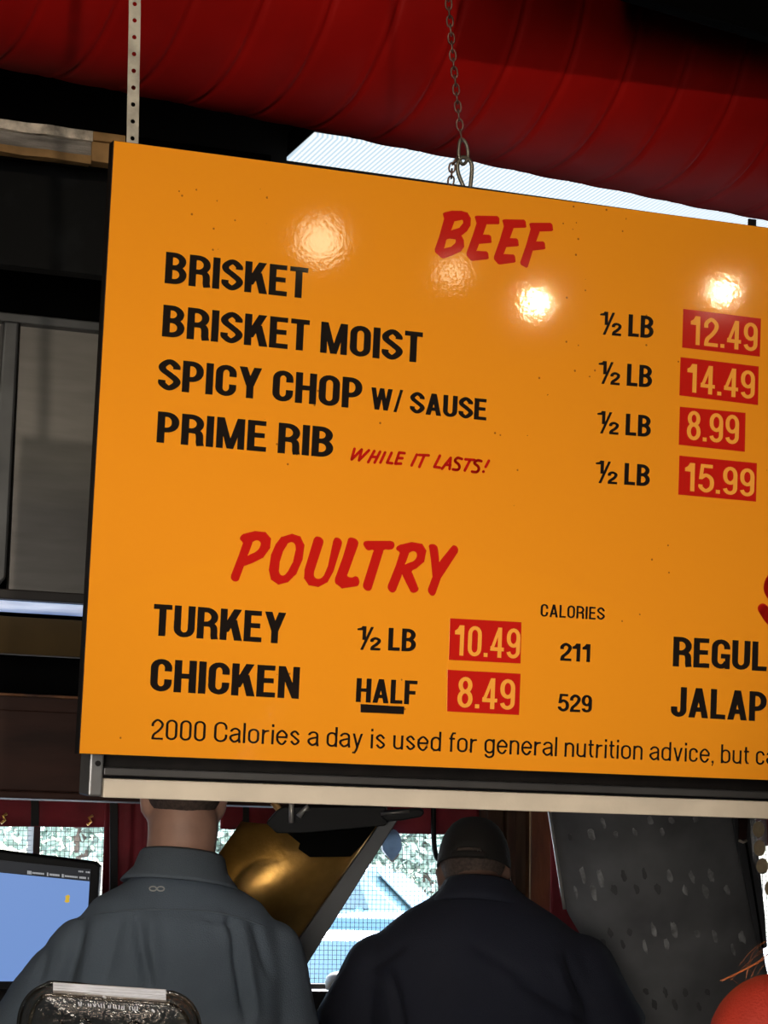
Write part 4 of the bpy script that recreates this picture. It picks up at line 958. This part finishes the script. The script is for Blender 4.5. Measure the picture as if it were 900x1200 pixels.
# ------------------------------------------------------------------ people
def ell(c, rx, ry, n=28, p=2.2, ax=None):
    c = Vector(c); out = []
    for k in range(n):
        a = k / n * 2 * math.pi; x, y = math.cos(a), math.sin(a)
        v = Vector((rx * math.copysign(abs(x) ** (2 / p), x), ry * math.copysign(abs(y) ** (2 / p), y), 0))
        if ax is not None: v = ax @ v
        out.append(c + v)
    return out
def limb(mb, pts, rad, n=14, end=True):
    P = catmull(pts, 5); R = [r.x for r in catmull([Vector((r, 0, 0)) for r in rad], 5)]
    mb.tube(P, R, n); mb.ball(P[0], R[0])
    if end: mb.ball(P[-1], R[-1])
def hand(mb, wrist, d, up, s=1.0, thumb=1):
    """palm with five separate curled fingers; d = pointing direction, up = back of the hand"""
    d = d.normalized(); up = (up - up.dot(d) * d).normalized(); sd = d.cross(up) * thumb
    c = wrist + d * .05 * s
    mb.loft([[wrist + d * t * s + sd * (w_ * math.cos(a) * s) + up * (h_ * math.sin(a) * s) for a in [k / 12 * 6.2832 for k in range(12)]] for t, w_, h_ in ((-.01, .026, .020), (.03, .036, .017), (.07, .042, .015), (.092, .040, .012))])
    for i, (o, ln) in enumerate(((.030, .072), (.010, .080), (-.010, .075), (-.029, .058))):
        b = wrist + d * .085 * s + sd * o * s
        mb.tube([b, b + (d * .45 - up * .10) * ln * s, b + (d * .75 - up * .34) * ln * s, b + (d * .85 - up * .62) * ln * s], [.0095 * s, .009 * s, .0085 * s, .007 * s], 8)
    b = wrist + d * .02 * s + sd * .028 * s
    mb.tube([b, b + (sd * .03 + d * .025) * s, b + (sd * .042 + d * .055 - up * .012) * s, b + (sd * .036 + d * .075 - up * .02) * s], [.013 * s, .011 * s, .010 * s, .008 * s], 8)
def head(mb, c, R, s=1.0):
    """skull, jaw, nose, ears, brow; the face looks along local +Y; c = centre of the head"""
    T = lambda x, y, z: c + R @ (Vector((x, y, z)) * s)
    def blob(x, y, z, rx, ry, rz):
        t = MB().ball((0, 0, 0), (rx * s, ry * s, rz * s), 18, 12); mb.add([T(x, y, z) + R @ v for v in t.v], t.f)
    blob(0, -.012, .035, .076, .096, .088); blob(0, .022, -.035, .062, .072, .080); blob(0, .050, -.085, .036, .036, .030)
    blob(0, .060, .012, .055, .034, .018)                       # brow
    blob(0, .100, -.022, .013, .020, .016); blob(0, .092, -.004, .009, .014, .028)   # nose
    blob(0, .088, -.060, .026, .012, .006); blob(0, .087, -.070, .022, .012, .006)   # lips
    for sg in (-1, 1): blob(sg * .076, -.004, -.012, .011, .020, .031); blob(sg * .083, -.012, .002, .007, .014, .020)
def eyes(root, c, R, s=1.0):
    for sg in (-1, 1):
        p = c + R @ (Vector((sg * .031, .079, .0)) * s)
        build(MB().ball(p, .012 * s), 'eye', M['logo'], root, smooth=True, local=True)
def person_body(root, J, skin, s=1.0, R=Matrix.Identity(3)):
    b = MB(); V3 = Vector
    head(b, J['head'], R, s)
    nb = J['neck']; hd = J['head'] + R @ V3((0, -.02, -.06))
    limb(b, [nb + V3((0, -.01, -.05)), nb, nb.lerp(hd, .55), hd], [x * J.get('nk', 1) for x in (.075, .064, .060, .062)])
    b.loft([ell(V3((0, cy, z)) + J['sh'], rx * .93, ry * .9) for z, cy, rx, ry in J['torso'] if z > .80])
    for sd in ('L', 'R'):
        pts = [V3(p) for p in J['arm' + sd]]
        limb(b, [pts[0], pts[0].lerp(pts[1], .5), pts[1], pts[1].lerp(pts[2], .4), pts[2]], [x * J.get('ak', 1) for x in (.060, .052, .042, .042, .028)])
        hand(b, pts[2], pts[2] - pts[1], V3((0, 0, 1)), .95, 1 if sd == 'L' else -1)
        hp, kn, an = [V3(p) for p in J['leg' + sd]]
        limb(b, [hp, hp.lerp(kn, .5), kn, kn.lerp(an, .35), an], [.092, .080, .058, .058, .040])
        limb(b, [an + V3((0, -.04, -.03)), an + V3((0, .06, -.045)), an + V3((0, .17, -.06))], [.042, .042, .030])
    me = fuse(b, .0085, 5)
    return link('body', me, skin, root, True)
def cloth_mesh(root, name, b, voxel, m, folds=None, smooth_n=5):
    me = fuse(b, voxel, smooth_n)
    if folds: folds(me)
    me.update()
    return link(name, me, m, root, True)
def fold_fn(root_loc, rz, segs, d):
    """pressed creases: list of (pixel a, pixel b, width, depth); applied on the back of the garment"""
    Mi = (Matrix.Translation(root_loc) @ Matrix.Rotation(rz, 4, 'Z')).inverted()
    L = [(Mi @ PD(*a, d), Mi @ PD(*b_, d), w, dp) for a, b_, w, dp in segs]
    def fn(me):
        ns = [v.normal.copy() for v in me.vertices]
        for v, n in zip(me.vertices, ns):
            if n.y > .35: continue
            p = Vector((v.co.x, v.co.z)); k = 0
            for a, b_, w, dp in L:
                a2 = Vector((a.x, a.z)); d2 = Vector((b_.x, b_.z)) - a2; t = max(0, min(1, (p - a2).dot(d2) / d2.length_squared))
                r = (p - a2 - d2 * t).length / w
                if r < 3: k += 1.5 * dp * math.exp(-r * r) * (1 - .5 * abs(2 * t - 1) ** 3)
            k += .0035 * noise.noise(v.co * 9) + .002 * noise.noise(v.co * 22)
            v.co += n * k
    return fn
# ---- man in the slate grey shirt
D1 = 4.5
def person_root(name, label, px, d, rz):
    p = PD(px, 1060, d); p.z = 0
    return thing(name, label, 'person', p, rz), p
r1, L1_ = person_root('person', 'man in slate grey shirt seen from behind, his head hidden by the menu board', 208, D1, math.radians(-11))
m1 = Matrix.Translation(L1_) @ Matrix.Rotation(math.radians(-11), 4, 'Z'); i1 = m1.inverted()
Q1 = lambda x, y, dy=0.0: (lambda p: Vector((p.x, p.y + dy, p.z)))(i1 @ PD(x, y, D1))
V3 = Vector
J1 = dict(head=V3((.008, .035, 1.755)), neck=V3((.0, .0, 1.60)), sh=V3((0, 0, 0)), nk=1.16,
    torso=[(.86, .0, .17, .12), (.95, .0, .185, .13), (1.10, .0, .185, .125), (1.25, 0, .195, .130), (1.38, -.005, .205, .135), (1.46, -.008, .200, .130), (1.515, -.008, .182, .118), (1.55, -.005, .155, .10), (1.585, 0, .095, .085), (1.61, .005, .07, .07)],
    armL=[(-.178, 0, 1.45), (-.345, .10, 1.215), (-.30, .38, 1.20)], armR=[(.180, 0, 1.45), (.245, .04, 1.18), (.18, .30, 1.13)],
    legL=[(-.095, 0, .90), (-.11, .02, .49), (-.12, -.01, .085)], legR=[(.095, 0, .90), (.11, .02, .49), (.12, -.01, .085)])
person_body(r1, J1, M['skin1'], 1.0)
eyes(r1, J1['head'], Matrix.Identity(3))
b = MB(); b.loft([ell((0, cy, z), rx * 1.045 + .004, ry * 1.05 + .006) for z, cy, rx, ry in J1['torso'][1:]])
for sd in 'LR':
    p = [V3(q) for q in J1['arm' + sd]]
    limb(b, [p[0] + V3((0, 0, -.005)), p[0].lerp(p[1], .5), p[1], p[1].lerp(p[2], .45), p[1].lerp(p[2], .88)], [.076, .075, .067, .058, .047], end=False)
f1 = fold_fn(L1_, math.radians(-11), [((160, 1078), (170, 1150), .010, -.010), ((176, 1075), (182, 1160), .012, .006), ((140, 1078), (120, 1150), .012, -.006), ((95, 1082), (75, 1160), .012, -.011), ((112, 1084), (95, 1170), .014, .006), ((270, 1078), (290, 1190), .010, -.012), ((283, 1090), (300, 1190), .012, .007), ((255, 1072), (272, 1110), .012, .006), ((300, 1085), (318, 1140), .010, -.007), ((240, 1075), (275, 1085), .006, -.005), ((55, 1110), (45, 1150), .01, -.006), ((165, 1120), (200, 1200), .012, -.006)], D1 - .12)
s1 = cloth_mesh(r1, 'shirt', b, .0075, M['shirt1'], f1, 12)
# yoke seam, collar, logo
def on_back(x, y, me_obj, Mi, lift=.002):
    """point of the garment's surface met by the view ray through a pixel of the photo frame"""
    o_ = Mi @ CAM; t_ = Mi @ PD(x, y, 1.0); hit, loc, nn_, _ = me_obj.ray_cast(o_, (t_ - o_).normalized())
    return (loc + nn_ * lift) if hit else None
bpy.context.view_layer.update()
seam = [on_back(x, y, s1, i1, .0012) for x, y in ((70, 1086), (92, 1078), (118, 1071), (150, 1067), (190, 1066.5), (225, 1067), (255, 1070), (285, 1077), (312, 1087))]
seam = [p for p in seam if p]
build(MB().tube(catmull(seam, 5), .0018, 6), 'yoke_seam', M['shirt1_yoke'], r1, smooth=True, local=True)
col = MB(); cz = [(1.640, .076, .082, .004), (1.646, .080, .086, .003), (1.640, .085, .091, .0), (1.61, .094, .100, -.004), (1.588, .113, .112, -.008), (1.580, .118, .116, -.009), (1.579, .112, .110, -.008), (1.60, .086, .091, -.002)]
tilt = Matrix.Rotation(math.radians(5), 3, 'Y') @ Matrix.Rotation(math.radians(-6), 3, 'X')
rr = [[V3((0, .004, 1.60)) + tilt @ (p - V3((0, 0, 1.60))) for p in ell((0.004, yy, z), rx, ry, 36, 2)] for z, rx, ry, yy in cz]
col.loft(rr + [rr[0]], cap=False); build(col, 'collar', M['shirt1_yoke'], r1, smooth=True, local=True)
lg = MB()
for cxp in (179.5, 188.5):
    pts = [on_back(cxp + 4.2 * math.cos(a * .5236), 1042 + (cxp - 184) * .02 + 2.6 * math.sin(a * .5236), s1, i1, .0015) for a in range(12)]
    pts = [p for p in pts if p]
    if len(pts) > 3: lg.tube(pts, .0014, 6, closed=True)
if lg.v: build(lg, 'embroidered_logo', M['logo'], r1, smooth=True, local=True)
def hair_cap(root, c, R, m, s=1.0, low=-.03, name='hair'):
    h = MB(); t = MB().ball((0, 0, 0), (.081 * s, .101 * s, .093 * s), 28, 18); keep = []
    h.add([c + R @ (V3((0, -.012, .035)) * s + v) for v in t.v], t.f); me = bpy.data.meshes.new(name); 
    bm = bmesh.new(); vv = [bm.verts.new(p) for p in h.v]
    for f_ in h.f:
        q = [R.inverted() @ (h.v[i] - c) for i in f_]; y = sum(p.y for p in q) / len(q); z = sum(p.z for p in q) / len(q)
        if z > (low if y < .0 else low + (y) * 1.15) : bm.faces.new([vv[i] for i in f_])
    bmesh.ops.delete(bm, geom=[v for v in bm.verts if not v.link_faces], context='VERTS'); bmesh.ops.recalc_face_normals(bm, faces=bm.faces)
    bm.to_mesh(me); bm.free(); o = link(name, me, m, root, True); md = o.modifiers.new('t', 'SOLIDIFY'); md.thickness = .004; return o
hair_cap(r1, J1['head'], Matrix.Identity(3), M['hair1'], low=-.045)
def trousers(root, J):
    b = MB(); t = J['torso']; b.loft([ell((0, 0, z), rx, ry) for z, rx, ry in ((.80, .175, .135), (.90, .19, .14), (.99, .192, .142), (1.0, .19, .14))])
    for sd in 'LR':
        hp, kn, an = [V3(q) for q in J['leg' + sd]]; limb(b, [hp, hp.lerp(kn, .5), kn, kn.lerp(an, .5), an + V3((0, 0, .03))], [.108, .097, .078, .072, .068])
    cloth_mesh(root, 'trousers', b, .012, M['trouser'])
    for sd in 'LR':
        an = V3(J['leg' + sd][2]); s = MB(); s.loft([ell(an + V3((0, y, z)), rx, rz_, 20) for y, z, rx, rz_ in ((.05, -.083, .050, .145), (.05, -.06, .052, .147), (.045, -.03, .047, .13), (.0, .01, .05, .07))])
        build(s, 'shoe', M['black'], root, smooth=True, local=True)
trousers(r1, J1)
# ---- man in navy polo and black cap
D2 = 5.2
ROT2 = math.radians(-22)
r2, L2_ = person_root('person', 'man in navy polo and black cap seen from behind, bending over the window counter', 562, D2, ROT2)
i2 = (Matrix.Translation(L2_) @ Matrix.Rotation(ROT2, 4, 'Z')).inverted()
RH2 = Matrix.Rotation(math.radians(-8), 3, 'Z') @ Matrix.Rotation(math.radians(-14), 3, 'X')
J2 = dict(head=V3((-.012, .080, 1.622)), neck=V3((-.005, .02, 1.575)), sh=V3((0, 0, 0)), nk=1.05, ak=1.12,
    torso=[(.86, .0, .19, .15), (.95, .0, .21, .16), (1.10, -.01, .22, .165), (1.25, -.02, .23, .165), (1.36, -.02, .24, .16), (1.43, -.015, .24, .15), (1.49, -.005, .215, .13), (1.53, .005, .17, .11), (1.565, .015, .11, .09), (1.60, .03, .07, .07)],
    armL=[(-.218, 0, 1.40), (-.335, .05, 1.17), (-.22, .30, 1.12)], armR=[(.222, 0, 1.405), (.350, .05, 1.17), (.22, .30, 1.12)],
    legL=J1['legL'], legR=J1['legR'])
person_body(r2, J2, M['skin2'], 1.0, RH2)
eyes(r2, J2['head'], RH2)
b = MB(); b.loft([ell((0, cy, z), rx * 1.04 + .004, ry * 1.05 + .006) for z, cy, rx, ry in J2['torso'][1:]])
for sd in 'LR':
    p = [V3(q) for q in J2['arm' + sd]]
    limb(b, [p[0] + V3((0, 0, -.005)), p[0].lerp(p[1], .35), p[0].lerp(p[1], .62)], [.094, .092, .094], end=False)
f2 = fold_fn(L2_, ROT2, [((610, 1150), (680, 1190), .012, -.010), ((560, 1110), (650, 1165), .012, -.006), ((470, 1110), (430, 1135), .012, -.008), ((455, 1140), (470, 1200), .012, -.012), ((665, 1120), (690, 1180), .010, -.010), ((650, 1130), (672, 1195), .012, .006), ((420, 1135), (450, 1150), .01, -.006)], D2 - .13)
s2 = cloth_mesh(r2, 'polo_shirt', b, .009, M['shirt2'], f2, 10)
col = MB(); cz = [(1.600, .074, .082, .026), (1.606, .078, .086, .026), (1.600, .083, .091, .024), (1.57, .096, .102, .018), (1.545, .115, .112, .012), (1.54, .112, .108, .012), (1.57, .085, .09, .02)]
tl2 = Matrix.Rotation(math.radians(3), 3, 'Y') @ Matrix.Rotation(math.radians(-12), 3, 'X')
rr = [[V3((0, .02, 1.57)) + tl2 @ (p - V3((0, .02, 1.57))) for p in ell((-.002, yy, z), rx, ry, 36, 2)] for z, rx, ry, yy in cz]
col.loft(rr + [rr[0]], cap=False); build(col, 'collar', M['shirt2'], r2, smooth=True, local=True)
# cap: crown with strap arch at the back and a brim in front
c2 = J2['head']; TC = lambda x, y, z: c2 + RH2 @ V3((x, y, z))
cr = MB(); rings = []
for k in range(9):
    a = k / 8 * math.pi / 2; rings.append([TC(.086 * math.cos(a) ** .75 * math.cos(t) if k < 8 else 0.002 * math.cos(t), -.010 + (.108 * math.cos(a) ** .75 if k < 8 else .002) * math.sin(t), .012 + .118 * math.sin(a)) for t in [q / 36 * 6.2832 for q in range(36)]])
bm = bmesh.new(); vv = [[bm.verts.new(p) for p in r] for r in rings]
for k in range(8):
    for q in range(36):
        t = (q + .5) / 36 * 360
        if k < 1 and abs(t - 270) < 16: continue          # arch opening at the back
        bm.faces.new((vv[k][q], vv[k][(q + 1) % 36], vv[k + 1][(q + 1) % 36], vv[k + 1][q]))
bm.faces.new(vv[8]); bmesh.ops.recalc_face_normals(bm, faces=bm.faces); me = bpy.data.meshes.new('cap'); bm.to_mesh(me); bm.free()
cp_ = link('cap', me, M['cap'], r2, True); md = cp_.modifiers.new('t', 'SOLIDIFY'); md.thickness = .004
stp = MB().tube([TC(.088 * math.cos(t), -.010 + .110 * math.sin(t), .017) for t in [math.radians(244 + q * 4) for q in range(14)]], .008, 8)
build(stp, 'strap', M['cap'], cp_, smooth=True, local=True)
build(MB().tube([TC(.088 * math.cos(t), -.010 + .113 * math.sin(t), .020 + .006 * s_) for t, s_ in ((math.radians(284), -1), (math.radians(284), 1), (math.radians(289), 1), (math.radians(289), -1))], .0016, 6, closed=True), 'buckle', M['steel'], cp_, smooth=True, local=True)
brm = MB(); o1 = []; o2 = []
for q in range(21):
    t = math.radians(20 + 7 * q); o1.append(TC(.084 * math.cos(t), -.01 + .106 * math.sin(t), .016)); o2.append(TC(.088 * math.cos(t), .005 + .175 * math.sin(t), .000 - .0 * q))
brm.add(o1 + o2 + [p + V3((0, 0, -.004)) for p in o1 + o2], [(q, q + 1, q + 22, q + 21) for q in range(20)] + [(42 + q, 42 + q + 21, 42 + q + 22, 42 + q + 1) for q in range(20)] + [(21 + q, 22 + q, 64 + q, 63 + q) for q in range(20)])
build(brm, 'brim', M['cap'], cp_, smooth=True, local=True)
hair_cap(r2, c2, RH2, M['hair1'], s=.97, low=-.03)
trousers(r2, J2)
# ---- customer in red at the lower right
D3 = 2.35
ROT3 = math.radians(-16)
r3, L3_ = person_root('person', 'customer in a red shirt with loose ginger hair at the lower right corner', 1098, D3, ROT3)
J3 = dict(head=V3((.0, .03, 1.64)), neck=V3((0, 0, 1.485)), sh=V3((0, 0, 0)), nk=.85, ak=.85,
    torso=[(.86, .0, .16, .115), (.95, .0, .165, .12), (1.10, .0, .145, .105), (1.25, 0, .16, .115), (1.34, -.005, .172, .12), (1.40, -.008, .172, .112), (1.445, -.008, .160, .10), (1.475, -.005, .115, .085), (1.50, 0, .07, .07), (1.52, .005, .058, .058)],
    armL=[(-.172, 0, 1.39), (-.215, .03, 1.13), (-.16, .22, 1.02)], armR=[(.172, 0, 1.39), (.215, .03, 1.13), (.16, .22, 1.02)],
    legL=[(-.085, 0, .88), (-.10, .02, .48), (-.10, -.01, .085)], legR=[(.085, 0, .88), (.10, .02, .48), (.10, -.01, .085)])
J3['torso'] = [(z + (.03 if z > 1.3 else 0), cy, rx, ry) for z, cy, rx, ry in J3['torso']]; J3['head'].z += .03; J3['neck'].z += .03
for q in ('armL', 'armR'): J3[q] = [(x, y, z + .03) for x, y, z in J3[q]]
person_body(r3, J3, M['skin1'], .94)
eyes(r3, J3['head'], Matrix.Identity(3), .94)
b = MB(); b.loft([ell((0, cy, z), rx * 1.05 + .004, ry * 1.06 + .006) for z, cy, rx, ry in J3['torso'][1:]])
for sd in 'LR':
    p = [V3(q) for q in J3['arm' + sd]]
    limb(b, [p[0], p[0].lerp(p[1], .35), p[0].lerp(p[1], .7)], [.068, .064, .062], end=False)
cloth_mesh(r3, 'red_shirt', b, .0075, M['shirt3'], lambda me: [setattr(v, 'co', v.co + v.normal * (.004 * noise.noise(v.co * 12))) for v in me.vertices])
trousers(r3, J3)
h3 = hair_cap(r3, J3['head'], Matrix.Identity(3), M['ginger'], s=1.0, low=-.09)
i3 = (Matrix.Translation(L3_) @ Matrix.Rotation(ROT3, 4, 'Z')).inverted()
rnd = random.Random(11); hs = MB()
for k in range(130):                                                  # long locks hanging round the shoulders
    a = rnd.uniform(math.pi * 1.0, math.pi * 2.0); r = .082; x, y = r * math.cos(a), r * 1.2 * math.sin(a) - .01
    z0 = 1.70 + rnd.uniform(-.04, .03); ln = rnd.uniform(.16, .26); fl = rnd.uniform(1.0, 1.35)
    p = V3((x, y + .02, z0)); hs.tube(catmull([p, p + V3((x * .25, y * .2, -ln * .35)), p + V3((x * .45 * fl, y * .55 - .015, -ln * .75)), p + V3((x * .6 * fl + rnd.uniform(-.02, .02), y * .6 - .03, -ln))], 4), [.006] * 12 + [.003], 5)
build(hs, 'hair_locks', M['ginger'], h3, smooth=True, local=True)
ws = MB()
for k in range(15):                                                   # stray ginger wisps
    y0 = rnd.uniform(1085, 1150); e = (rnd.uniform(842, 880), rnd.uniform(1120, 1200)) if k > 3 else (rnd.uniform(843, 852), rnd.uniform(1147, 1151))
    a, m_, e3 = PD(rnd.uniform(925, 960), y0 - 8, D3), PD(890 + rnd.uniform(-8, 8), y0 + rnd.uniform(10, 30) if k > 3 else 1124 + 2 * k, D3 - .02), PD(e[0], e[1], D3 - .03)
    ws.tube(catmull([i3 @ a, i3 @ m_, i3 @ e3], 8), .00016 if k > 3 else .0004, 4)
build(ws, 'loose_strands', M['ginger'], h3, smooth=True, local=True)

# ------------------------------------------------------------------ outside
g = MB(); g.add([(-60, WY + .2, -.02), (90, WY + .2, -.02), (90, 120, -.02), (-60, 120, -.02)], [(0, 1, 2, 3)])
struct(build(g, 'ground_outside', M['asphalt']))
def car(name, label, cen, rz, m, h=1.45, ln=4.5, wd=1.8, tall=False):
    rt = thing(name, label, 'car', cen, rz, 'parked vehicles outside')
    # side profile (x along the length, front at +x)
    if tall: prof = [(-.50, .22), (-.50, .60), (-.47, .98), (.12, 1.0), (.28, .66), (.47, .56), (.50, .40), (.50, .20)]
    else: prof = [(-.50, .24), (-.50, .58), (-.46, .68), (-.36, .72), (-.24, .98), (.06, 1.0), (.24, .70), (.44, .60), (.50, .46), (.50, .20)]
    rr = []
    for k in range(9):
        t = -1 + k / 4; ins = 1 - .05 * abs(t) ** 4; row = []
        for x, z in prof:
            narrow = .5 * wd * t * (1 - .20 * max(0, (z - .62) / .38)); row.append(V3((x * ln * (1 - .03 * abs(t) ** 3), narrow, z * h * ins if z > .6 else z * h)))
        rr.append(row)
    f = MB(); f.loft(rr); bd = build(f, 'car_body', m, rt, local=True, smooth=False, bevel=.05, seg=3)
    def gl(nm, pts, d): build(MB().slab([V3(p) for p in pts], V3(d)), nm, M['car_glass'], rt, local=True)
    zt, zb = (.95, .69) if tall else (.95, .74)
    xa, xb = (.145, .262) if tall else (.095, .222)
    gl('windscreen', [(xa * ln + .01, -.36 * wd, zt * h), (xa * ln + .01, .36 * wd, zt * h), (xb * ln + .01, .43 * wd, zb * h), (xb * ln + .01, -.43 * wd, zb * h)], (.012, 0, .012))
    for sg in (-1, 1):
        y1, y2 = sg * wd * .428, sg * wd * .472
        for xx0, xx1 in ((-.20, -.06), (-.045, .10)):
            gl('side_window', [(xx0 * ln, y1, .93 * h), (xx1 * ln, y1, .93 * h), ((xx1 + .04) * ln, y2, .72 * h), (xx0 * ln, y2, .72 * h)], (0, .014 * sg, 0))
        build(MB().ball((.485 * ln, sg * wd * .36, .47 * h), (.10, .19, .09)), 'headlight', M['headlight'], rt, local=True, smooth=True)
        build(MB().ball((.12 * ln, sg * wd * .53, .70 * h), (.07, .10, .07)), 'wing_mirror', m, rt, local=True, smooth=True)
        for x in (-.31, .32):
            w_ = MB(); c = V3((x * ln, sg * (wd * .5 - .10), .32)); w_.loft([[c + V3((r * math.cos(a), yy, r * math.sin(a))) for a in [q / 24 * 6.2832 for q in range(24)]] for yy, r in ((-.11, .27), (-.10, .32), (.10, .32), (.11, .27))]); wh = build(w_, 'wheel', M['tyre'], rt, local=True, smooth=False)
            h_ = MB(); h_.loft([[c + V3((r * math.cos(a), sg * yy, r * math.sin(a))) for a in [q / 16 * 6.2832 for q in range(16)]] for yy, r in ((.10, .19), (.118, .18), (.122, .08))]); build(h_, 'hub', M['steel'], wh, local=True)
    gr = MB().box((.492 * ln, -.26 * wd, .36 * h), (.506 * ln, .26 * wd, .46 * h)); build(gr, 'grille', M['black'], rt, local=True)
    return rt
def PG(px, d): p = PD(px, 1060, d); p.z = -.02; return p
aim = lambda p: math.atan2(-p.y, -p.x)
pA = PG(372, 13.5); car('parked_car', 'blue grey car parked nearest outside, seen low in the bright window', pA, aim(pA) + .28, M['car_blue'], h=1.42)
pB = PG(470, 22); car('parked_car', 'silver car parked behind the blue grey one outside the window', pB, aim(pB) - .5, M['car_silver'], h=1.5)
pC = PG(392, 31); car('parked_van', 'teal grey van parked farther off outside the window', pC, aim(pC) + 1.3, M['car_teal'], h=2.1, ln=5.2, wd=2.0, tall=True)
def tree(px, d, h, rad, label, seed):
    p = PG(px, d); rt = thing('tree', label, 'tree', p, 0, 'trees outside the window')
    rn = random.Random(seed); tr = MB(); tr.tube(catmull([p, p + V3((.1, 0, h * .3)), p + V3((-.1, .1, h * .6)), p + V3((0, 0, h * .8))], 5), [.22, .2, .2, .18, .17] + [.13] * 10 + [.08], 10); build(tr, 'trunk', M['bark'], rt)
    lf = MB()
    for k in range(5200):
        u = V3((rn.gauss(0, 1), rn.gauss(0, 1), rn.gauss(0, 1))).normalized() * (rn.random() ** .45) * rad; c = p + V3((u.x, u.y, h * .68 + u.z * .8))
        a = V3((rn.uniform(-1, 1), rn.uniform(-1, 1), rn.uniform(-1, 1))).normalized() * .13; b_ = a.orthogonal().normalized() * .10
        lf.add([c - a, c + b_, c + a, c - b_], [(0, 1, 2, 3)])
    build(lf, 'foliage', M['leaf'], rt, fix=False)
for px, d, h, rad, lb, sd in ((90, 44, 6.4, 2.6, 'leafy tree outside behind the monitor', 1), (500, 52, 5.2, 3.0, 'leafy tree outside seen beside the black cap', 3), (262, 48, 5.0, 2.2, 'leafy tree outside seen between the neck and the brass hood', 4)):
    tree(px, d, h, rad, lb, sd)
